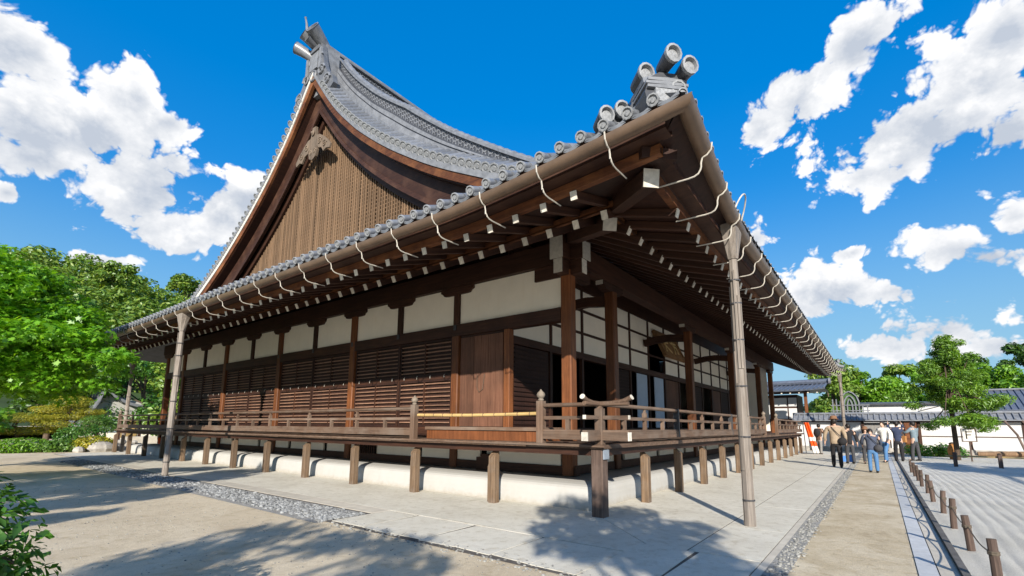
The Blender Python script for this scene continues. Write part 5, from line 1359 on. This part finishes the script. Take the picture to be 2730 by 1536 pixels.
sh_ = thing('storehouse', 'long low white storehouse with a thin dark eaves line behind the garden wall', 'building', (42, -6.5, 0))
MB().box(0, -4.4, 0, 4, 3.4, 3.62).build('wall', 'far_plaster', sh_)
MB().prism([(-.35, 3.62), (2, 4.5), (4.35, 3.62), (4.35, 3.54), (-.35, 3.54)], -4.6, 3.6, 'x') if False else None
m = MB(); m.add([(-.3, -4.6, 3.62), (2, -4.6, 3.86), (4.3, -4.6, 3.62), (-.3, 3.6, 3.62), (2, 3.6, 3.86), (4.3, 3.6, 3.62)], [(0, 1, 4, 3), (1, 2, 5, 4), (0, 3, 5, 2), (0, 2, 1), (3, 4, 5)]); m.build('roof', 'tile_dark', sh_)
MB().box(-.34, -4.6, 3.54, -.3, 3.6, 3.66).build('eaves_line', 'tile_dark', sh_)
MB().bar((-.05, -.2, 3.0), (-.05, -1.9, 3.5), .03, .05).build('cable', 'strap_metal', sh_)
hs_ = thing('tiled_house', 'low building with a dark blue tiled roof at the right edge behind the wall', 'building', (42, -20, 0))
MB().box(0, -14, 0, 5, 9.2, 3.0).build('wall', 'far_plaster', hs_)
MB().box(-.06, -14, 2.86, 0, 9.3, 2.96).build('eaves_beam', 'timber_y', hs_)
tile_row_roof(hs_, -.7, 5.7, -14.3, 9.55, 3.02, 4.6, 'roof', 'tile_blue', .36)
MB().box(-.75, -14.3, 3.66, -.62, 9.55, 3.74) if False else None

# corridor building with blue-grey roof behind the far end of the hall
cb = thing('corridor_building', 'small blue-tiled corridor behind the far end of the hall with a reddish post', 'building', (36, 2, 0))
MB().box(.9, -1.0, 0, 4.5, 8, 4.3).build('wall', 'timber_z', cb)
for y0, y1, z0, z1 in ((-.95, -.35, 3.35, 4.05), (-.25, .9, 3.35, 4.05), (-.95, -.35, 2.35, 3.2), (-.25, .9, 2.35, 3.2), (1.0, 2.2, 2.35, 4.05), (2.3, 3.6, 2.35, 4.05)):
    MB().box(.86, y0, z0, .9, y1, z1).build('plaster_panel', 'far_plaster', cb)
MB().cpost(0, -1.68, 0, 4.45, .22, .22, .02).build('column', 'column_wood', cb); MB().cpost(0, 2.5, 0, 4.45, .22, .22, .02).build('column', 'column_wood', cb)
MB().box(-.12, -2.0, 4.40, .12, 8, 4.58).build('beam', 'timber_y', cb)
rm = MB().box(-.025, -.02, 0, .025, .02, .02)
cr_ = MB(); ys2 = [-3.1+.55*i for i in range(22)]
def croof(x, y): 
    u = (x+1.0)/3.6; up_ = max(0, (-.9-y)/2.4); return 4.56+.62*u+.14*up_*up_
cr_.grid([[(x, y, croof(x, y)) for y in ys2] for x in (-1.0, -.2, .8, 1.8, 2.6)]); cr_.grid([[(x, y, croof(-1.0, y)-.1) for y in ys2] for x in (-1.0, 2.6)]); cr_.grid([[(-1.0, y, croof(-1.0, y)-dz) for y in ys2] for dz in (.1, 0)])
ro = cr_.build('roof', 'tile_blue', cb)
m = MB()
for i in range(36):
    y = -3.0+.32*i; m.tube([(-1.03, y, croof(-1, y)+.03), (.8, y, croof(.8, y)+.03), (2.6, y, croof(2.6, y)+.03)], .06, 6)
tag(m.build('tile_roll', 'tile_blue', ro), kind='stuff')
m = MB().tube([(2.4, -3.2, 5.40), (2.4, 8, 5.3)], .22, 8).build('ridge', 'tile_blue', ro, True)
MB().tube([(2.2, -3.3, 5.4), (2.2, -3.15, 5.4)], .26, 10).build('ridge_disc', 'tile_pale', ro)
for i in range(9): MB().box(-.8, -2.6+i*.6, 4.28, -.76, -2.5+i*.6, 4.36).build('rafter_cap', 'white_cap', cb)
# gabled kitchen building with white curved struts
kb_ = thing('gabled_building', 'far gable end with white plaster and curved pale timber struts above the wall', 'building', (40, -2.35, 0))
arch = [(-.62, 2.6), (-.62, 3.75), (-.50, 4.2), (-.25, 4.5), (0, 4.62), (.25, 4.5), (.50, 4.2), (.62, 3.75), (.62, 2.6)]
MB().prism(arch, .1, .5, 'x').build('gable_wall', 'leaf_dark', kb_)
for sc_ in (1.0, .62, .28):
    m = MB()
    for p, q in zip(arch, arch[1:]): m.bar((0, p[0]*sc_, 2.6+(p[1]-2.6)*(.55+.45*sc_)), (0, q[0]*sc_, 2.6+(q[1]-2.6)*(.55+.45*sc_)), .09, .08, (1, 0, 0))
    m.build('curved_strut', 'tile_pale', kb_)
for y in (-1.15, -.85, .9, 1.15): MB().box(-.05, y-.04, 2.5, .05, y+.04, 4.0 if y > 0 else 3.4).build('post', 'tile_pale', kb_)
for z in (3.0, 3.45): MB().box(-.06, -1.3, z, .04, 1.3, z+.07).build('rail', 'tile_pale', kb_)

# small gabled building, stones and steps beyond the far end at left
lg = thing('gabled_gatehouse', 'small white-walled building with a curved grey gable roof beyond the far end of the veranda', 'building', (1.9, 43.0, 0))
MB().box(-.2, 0, 0, 4.2, 4, 2.2).build('wall', 'wall_plaster', lg)
MB().prism([(-.55, 2.2), (4.6, 2.2), (2.6, 3.2), (.2, 4.0)], .02, .10, 'y').build('gable_wall', 'white_plaster', lg)
m = MB(); rf = [(-1.1, 1.45), (-.55, 2.2), (-.1, 3.2), (.15, 4.15), (.75, 3.55), (1.6, 3.05), (2.8, 2.75), (4.4, 2.6)]
for p, q in zip(rf, rf[1:]): m.add([(p[0], -.5, p[1]), (q[0], -.5, q[1]), (q[0], -.5, q[1]+.22), (p[0], -.5, p[1]+.22), (p[0], 4.2, p[1]), (q[0], 4.2, q[1]), (q[0], 4.2, q[1]+.22), (p[0], 4.2, p[1]+.22)], [(0, 1, 2, 3), (7, 6, 5, 4), (0, 4, 5, 1), (3, 2, 6, 7), (0, 3, 7, 4), (1, 5, 6, 2)])
m.build('roof', 'tile_pale', lg)
MB().box(-.1, -.4, 4.1, .45, .2, 4.5).build('ridge_ornament', 'tile_dark', lg)
for x in (.0, 1.3, 2.6, 4.0): MB().box(x, -.05, 0, x+.14, .0, 2.25).build('post', 'timber_z', lg)
MB().box(.3, -.06, .9, 1.2, -.01, 1.9).build('window', 'shoji', lg); MB().box(1.5, -.06, .5, 2.5, -.01, 1.9).build('door', 'bamboo', lg)
lw = thing('low_stone_wall', 'low pale stone wall with steps between the bushes and the veranda', 'wall', (.9, 33.0, 0))
rr = random.Random(5)
for i in range(22):
    w_, h_ = rr.uniform(.3, .6), rr.uniform(.2, .38)
    m = MB().ball((rr.uniform(-.9, 2.3), rr.uniform(-.2, .9), h_*.4+(.3 if i > 12 else 0)), .5, 7, 4, (w_, .45, h_)); m.build('stone', 'rock', lw)
MB().box(.6, 1.2, 0, 2.9, 1.8, .75).build('terrace_wall', 'slab_beige', lw)
MB().box(.4, .9, 0, 3.0, 1.2, .35).build('step', 'slab_beige', lw)
for i, (x, y, r, lab) in enumerate([(-.2, 31.4, .55, 'largest grey boulder at the foot of the bushes'), (.6, 31.9, .42, 'grey boulder just left of the veranda end'), (-1.2, 31.2, .3, 'small flat boulder in front of the olive bush')]):
    m = MB().ball((0, 0, r*.3), r, 9, 6, (1.3, .9, .75)); o = m.build('boulder', 'rock', None, False, (x, y, 0), i*.8); tag(o, lab, 'rock', 'boulders by the bushes')
fs = thing('fire_bucket_stand', 'small stand of red fire buckets under the far end of the veranda', 'bucket stand', (1.6, 27.3, .5))
for i in range(2): MB().lathe([(.10, .0), (.14, .32), (.13, .33)], 10, (i*.5-.2, 0, .0)).build('bucket', 'cloth_orange', fs, True)
MB().box(-.45, -.12, -.04, .5, .12, .0).build('shelf', 'timber_x', fs)

# low fence at the far edge of the gravel garden
fx = [(20.04, -6.57), (20.19, -7.96), (20.3, -9.4), (20.4, -10.9), (20.5, -12.4)]
for i, (x, y) in enumerate(fx):
    t = thing('fence_post', 'stout dark post of the low rail fence, %s to the right of the young pine' % ['first', 'second', 'third', 'fourth', 'fifth'][i], 'post', (x, y, 0), 0, 'posts of the low rail fence')
    MB().cpost(0, 0, -.05, .58, .13, .13, .015).build('post', 'stake_wood', t); MB().lathe([(.09, .58), (.07, .61), (.01, .63)], 8).build('post_cap', 'stake_wood', t)
for i, (a, b) in enumerate(zip(fx, fx[1:])):
    o = MB().tube([(a[0]+.09, a[1]+.3 if i == 0 else a[1], .46), (b[0]+.09, b[1], .46)], .035, 7).build('fence_rail', 'bamboo'); tag(o, 'thin bamboo rail of the low fence between its %s posts' % ['first two', 'second and third', 'third and fourth', 'last two'][i], 'rail', 'rails of the low fence')
bd = thing('log_border', 'pale fallen log edging the bed at the foot of the white wall', 'log', (31.5, -10.8, 0))
MB().tube([(0, 2.2, .16), (.1, .5, .2), (0, -2.4, .17)], [.14, .17, .13], 9).build('log', 'lattice_wood', bd, True)
for i, (x, y, rx, mat, lab) in enumerate([(30.2, -6.2, .8, 'leaf_bright', 'low grassy green clump left of the young pine'), (29.6, -7.4, .6, 'leaf_bush', 'dark green clump behind the young pine trunk'), (31.6, -12.6, .9, 'leaf_bush', 'green hedge clump at the wall near the right edge')]):
    t = thing('garden_clump', lab, 'bush', (x, y, 0), 0, 'clumps at the foot of the wall'); put('foliage', leaf_mesh('foliage', [(0, 0, .25, rx, rx, .4), (.3, .5, .3, rx*.6, rx*.6, .5)], 1200, .07, mat, 120+i, 'rhomb', .6, .4), t); put('stem', MB().tube([(0, 0, 0), (0, 0, .3)], .04, 5).mesh('stem', 'bark'), t)
ug = thing('clay_jar', 'orange-brown jar standing beside the trunk of the young pine', 'jar', (26.6, -7.1, 0))
MB().lathe([(.14, 0), (.2, .25), (.22, .5), (.16, .75), (.12, .8), (.14, .84)], 12).build('jar', 'leather_tan', ug, True); MB().lathe([(.15, .84), (.12, .88), (.03, .92)], 12).build('lid', 'bark', ug)

# orange and white barrier cloth at the end of the veranda
bc_ = thing('barrier_banner', 'orange and white striped safety cloth draped on a stand at the end of the veranda', 'banner', (27.3, -.35, 0), R(10))
for k, (z0, z1, mt_) in enumerate(((1.05, 1.95, 'cloth_orange'), (.82, 1.05, 'cloth_white'), (.5, .82, 'cloth_orange'), (.08, .5, 'cloth_white'))):
    m = MB(); n = 8
    rows = []
    for z in (z0, (z0+z1)/2, z1):
        u = 1-z/2; rows.append([(-.04+.06*math.sin(i*1.6+z), -.5*u-.12+(.26+.12*u)*i/n-.12, z) for i in range(n+1)])
    m.grid(rows); m.grid([[(x+.03, y, z) for x, y, z in r] for r in rows]); m.build('cloth_stripe', mt_, bc_)
MB().tube([(.05, .0, 0), (.05, .06, 1.98)], .025, 6).build('stand_pole', 'strap_metal', bc_); MB().tube([(.05, -.6, .03), (.05, .3, .03)], .03, 6).build('stand_foot', 'strap_metal', bc_)

# ------------------------------------------------------------------ people
def skin_mesh(name, nodes, edges, mat, root=0, sub=1):
    me = bpy.data.meshes.new(name); me.from_pydata([n[:3] for n in nodes], edges, [])
    o = bpy.data.objects.new(name, me); COL.objects.link(o)
    md = o.modifiers.new('s', 'SKIN'); md.use_smooth_shade = True
    sd = me.skin_vertices[0].data
    for i, n in enumerate(nodes):
        r = n[3]; sd[i].radius = (r, n[4] if len(n) > 4 else r)
        sd[i].use_root = (i == root)
    if sub: o.modifiers.new('u', 'SUBSURF').levels = sub
    dg_ = bpy.context.evaluated_depsgraph_get(); ev = o.evaluated_get(dg_)
    out = bpy.data.meshes.new_from_object(ev); bpy.data.objects.remove(o); bpy.data.meshes.remove(me)
    out.materials.clear(); out.materials.append(MATS[mat]); out.polygons.foreach_set('use_smooth', [True]*len(out.polygons)); return out
def person(label, loc, face, H, top, pants, hair='hair', hat=None, lean=0.0, arms=((0, -.05, 0), (0, -.05, 0)), step=(.1, -.1), coat=.12, bag=None, head_tilt=0.0, group=None, wide=1.0, long_sleeve=True):
    """local frame: +x is where the person faces, +y to the left, z up; height 1.72 before scaling"""
    t = thing('person', label, 'person', loc, face, group); t.scale = (H/1.72,)*3
    hip = Vector((0, 0, .90)); la = lean
    def up(z, x=0.0, y=0.0):
        d = z-.9; return Vector((math.sin(la)*d+x*math.cos(la), y, .9+math.cos(la)*d-x*math.sin(la)))
    chest = up(1.27); neck = up(1.47, .0); sho = [up(1.41, -.01, s*.185*wide) for s in (1, -1)]
    hd = up(1.61, .03+head_tilt*.08)-Vector((0, 0, head_tilt*.03)); ht = up(1.70, .0+head_tilt*.12)
    N = [(*hip, .135, .105), (*up(1.1), .125, .10), (*chest, .15, .11), (*up(1.40), .11, .085), (*neck, .052, .055), (*up(1.54, .015), .06, .07), (*hd, .083, .098), (*ht, .055, .07)]
    E_ = [(0, 1), (1, 2), (2, 3), (3, 4), (4, 5), (5, 6), (6, 7)]
    def add(p, r, frm, r2=None):
        N.append((*p, r, r2 or r)); E_.append((frm, len(N)-1)); return len(N)-1
    nose = up(1.60, .135+head_tilt*.08); add(nose, .016, 6)
    legs = []
    for s, st_ in ((1, step[0]), (-1, step[1])):
        th = Vector((st_*.02, s*.095, .82)); kn = Vector((st_*.55+max(0, st_)*.25, s*.10, .48)); an = Vector((st_, s*.105, .085)); toe = Vector((st_+.15, s*.12, .035))
        a = add(th, .088, 0); b = add(kn, .058, a); c = add(an, .042, b); d = add(toe, .036, c); legs.append((th, kn, an, toe))
    armp = []
    for s, (fx_, fu, fo) in zip((1, -1), arms):
        S0 = sho[0 if s > 0 else 1]
        el = S0+Vector((fx_*.28, s*(.07+.22*max(0, fo)), -.28+fu*.3)); wr = el+Vector((fx_*.22+.06, s*(.02-.10*fx_), -.24+fu*.46)); 
        a = add(S0, .062, 3); b = add(el, .045, a); c = add(wr, .030, b)
        dirv = (wr-el).normalized(); palm = wr+dirv*.075; d = add(palm, .034, c, .02); armp.append((S0, el, wr, palm))
        side_ = dirv.cross(Vector((0, 1, 0))).normalized()
        for k, (o_, L_) in enumerate(((-.027, .062), (-.009, .075), (.009, .07), (.026, .055))):
            f0 = palm+side_*o_+dirv*.02; f1 = f0+dirv*L_*.6; f2 = f1+dirv*L_*.4+Vector((0, -s*.014, 0)); a1 = add(f0, .0095, d); a2 = add(f1, .0088, a1); add(f2, .007, a2)
        th0 = wr+dirv*.03+side_*.035; a1 = add(th0, .011, c); add(th0+dirv*.05+side_*.012, .009, a1)
    put('body', skin_mesh('body', N, E_, 'skin'), t)
    # trousers
    TN = [(0, 0, .94, .148, .115), (0, 0, .86, .15, .12)]; TE = [(0, 1)]
    for th, kn, an, toe in legs:
        k = len(TN); TN += [(*th, .104), (*kn, .078), (an.x, an.y, an.z+.0, .066), (an.x, an.y, an.z-.02, .064)]; TE += [(1, k), (k, k+1), (k+1, k+2), (k+2, k+3)]
    put('trousers', skin_mesh('trousers', TN, TE, pants), t)
    # jacket
    JN = [(*up(.90-coat*.5), .172*wide, .135), (*up(1.05), .160*wide, .13), (*up(1.25), .178*wide, .138), (*up(1.40, -.005), .145*wide, .105), (*up(1.475, -.005), .075, .07)]; JE = [(0, 1), (1, 2), (2, 3), (3, 4)]
    for S0, el, wr, palm in armp:
        k = len(JN); JN += [(*S0, .082), (*el, .066), (*(el.lerp(wr, .92 if long_sleeve else .1)), .05)]; JE += [(3, k), (k, k+1), (k+1, k+2)]
    put('jacket', skin_mesh('jacket', JN, JE, top, 1), t)
    for th, kn, an, toe in legs:
        m = MB().ball((an.x+.055, an.y, .042), .1, 10, 6, (1.35, .5, .45)); m.build('shoe', 'shoe', t, True)
    c_ = up(1.635, .005+head_tilt*.09)-Vector((0, 0, head_tilt*.03))
    hm = MB().ball((0, 0, 0), .118, 12, 8, (.93, .82, 1.0)); hm.v = [(x-.018, y, z if z > -.03 or x < .0 else -.02+z*.1) for x, y, z in hm.v if True]
    hm.v = [(min(x, .055) if z < .06 else x, y, z) for x, y, z in hm.v]
    o = hm.build('hair', hair, t, True); o.location = c_
    if hat:
        h = MB().lathe([(.165, -.01), (.17, .0), (.115, .015), (.112, .07), (.095, .115), (.05, .13), (.005, .132)], 14); o = h.build('hat', hat, t, True); o.location = c_+Vector((0, 0, .065)); o.rotation_euler = (0, la+.1, 0)
    if bag:
        kind, mt_ = bag
        if kind == 'sling':
            pts = [up(1.45, -.03, .12), up(1.38, -.155, .07), up(1.2, -.165, -.06), up(1.05, -.13, -.2), up(.98, 0, -.235)]
            MB().tube(pts, .013, 5).build('bag_strap', 'cloth_black', t, True); 
            b_ = MB().ball((0, 0, 0), .19, 10, 7, (.55, .75, .75)); o = b_.build('bag', mt_, t, True); o.location = up(.92, -.13, -.2)
        elif kind == 'pack':
            b_ = MB().ball((0, 0, 0), .22, 10, 8, (.55, .8, 1.1)); o = b_.build('backpack', mt_, t, True); o.location = up(1.22, -.2)
            for s in (1, -1): MB().tube([up(1.42, -.1, s*.1), up(1.45, .04, s*.12), up(1.25, .13, s*.13), up(1.05, .0, s*.16)], .016, 5).build('strap', mt_, t, True)
        elif kind == 'tote':
            p = armp[0][3]; m = MB().box(-.17, -.06, -.40, .17, .06, -.12); o = m.build('handbag', mt_, t); o.location = p
            MB().tube([p+Vector((-.1, 0, -.12)), p+Vector((-.05, 0, .02)), p+Vector((.05, 0, .02)), p+Vector((.1, 0, -.12))], .012, 5).build('handle', mt_, t)
    return t
dn = ((.15, 0, 0), (-.1, 0, .05)); 
person('person in a beige jacket and brown hat walking away with a black shoulder bag', (15.96, -2.62, .02), R(6), 1.98, 'cloth_beige', 'cloth_black', 'hair', 'hat_brown', .02, ((.1, .02, .15), (.05, .05, .1)), (.14, -.12), .26, ('sling', 'cloth_black'), wide=1.12)
person('person in a dark coat half hidden behind the one in the beige jacket', (19.0, -2.95, .02), R(20), 1.78, 'cloth_black', 'cloth_charcoal', 'hair', None, .0, dn, (.05, -.05), .2)
person('person in a slate blue jacket and blue jeans bending the head, seen from behind', (14.26, -3.82, .01), R(4), 1.62, 'cloth_slate', 'cloth_jeans', 'hair', None, .17, ((.45, .2, .1), (.35, .15, .1)), (.05, -.04), .18, ('sling', 'cloth_charcoal'), head_tilt=1.0, wide=1.15)
person('person in a white top and jeans standing just beyond the slate blue jacket', (21.6, -4.25, .01), R(150), 1.92, 'cloth_white', 'cloth_jeans', 'hair', None, .05, ((.2, .05, .2), (.1, .0, .3)), (.22, -.22), .1)
person('person in brown hat and grey coat facing the viewer', (19.6, -3.55, .01), R(188), 1.6, 'cloth_grey', 'cloth_charcoal', 'hair', 'hat_brown', .03, ((.5, .3, .1), (.4, .3, .1)), (.03, -.03), .15)
person('person in a navy suit with both arms raised to take a picture', (22.9, -4.78, .01), R(8), 1.95, 'cloth_navy', 'cloth_black', 'hair', None, -.02, ((.55, .95, .1), (.55, .95, .1)), (.06, -.05), .16)
person('person in a teal grey coat carrying a tan handbag at the right of the group', (23.6, -5.45, .0), R(60), 1.95, 'cloth_teal', 'cloth_charcoal', 'hair', None, .02, ((.45, .45, .1), (.1, .05, .1)), (.08, -.08), .25, ('tote', 'leather_tan'))
person('person in a dark brown coat with a black backpack beside the orange banner', (27.6, -1.05, .0), R(-20), 1.85, 'cloth_brown', 'cloth_grey', 'hair', None, .12, ((.3, .1, .1), (.2, .05, .1)), (.14, -.08), .3, ('pack', 'cloth_black'))
bb = thing('blue_bag', 'blue cloth bag with a pale handle set down on the paving', 'bag', (20.6, -2.75, .02))
MB().add([(-.2, -.28, 0), (.2, -.28, 0), (.2, .28, 0), (-.2, .28, 0), (-.08, -.2, .34), (.08, -.2, .34), (.08, .16, .26), (-.08, .16, .26)], [(0, 3, 2, 1), (4, 5, 6, 7), (0, 1, 5, 4), (1, 2, 6, 5), (2, 3, 7, 6), (3, 0, 4, 7)]).build('bag_body', 'cloth_blue', bb)
MB().tube([(0, -.12, .32), (0, -.2, .55), (0, -.1, .6), (0, .0, .3)], .018, 6).build('handle', 'cloth_white', bb)
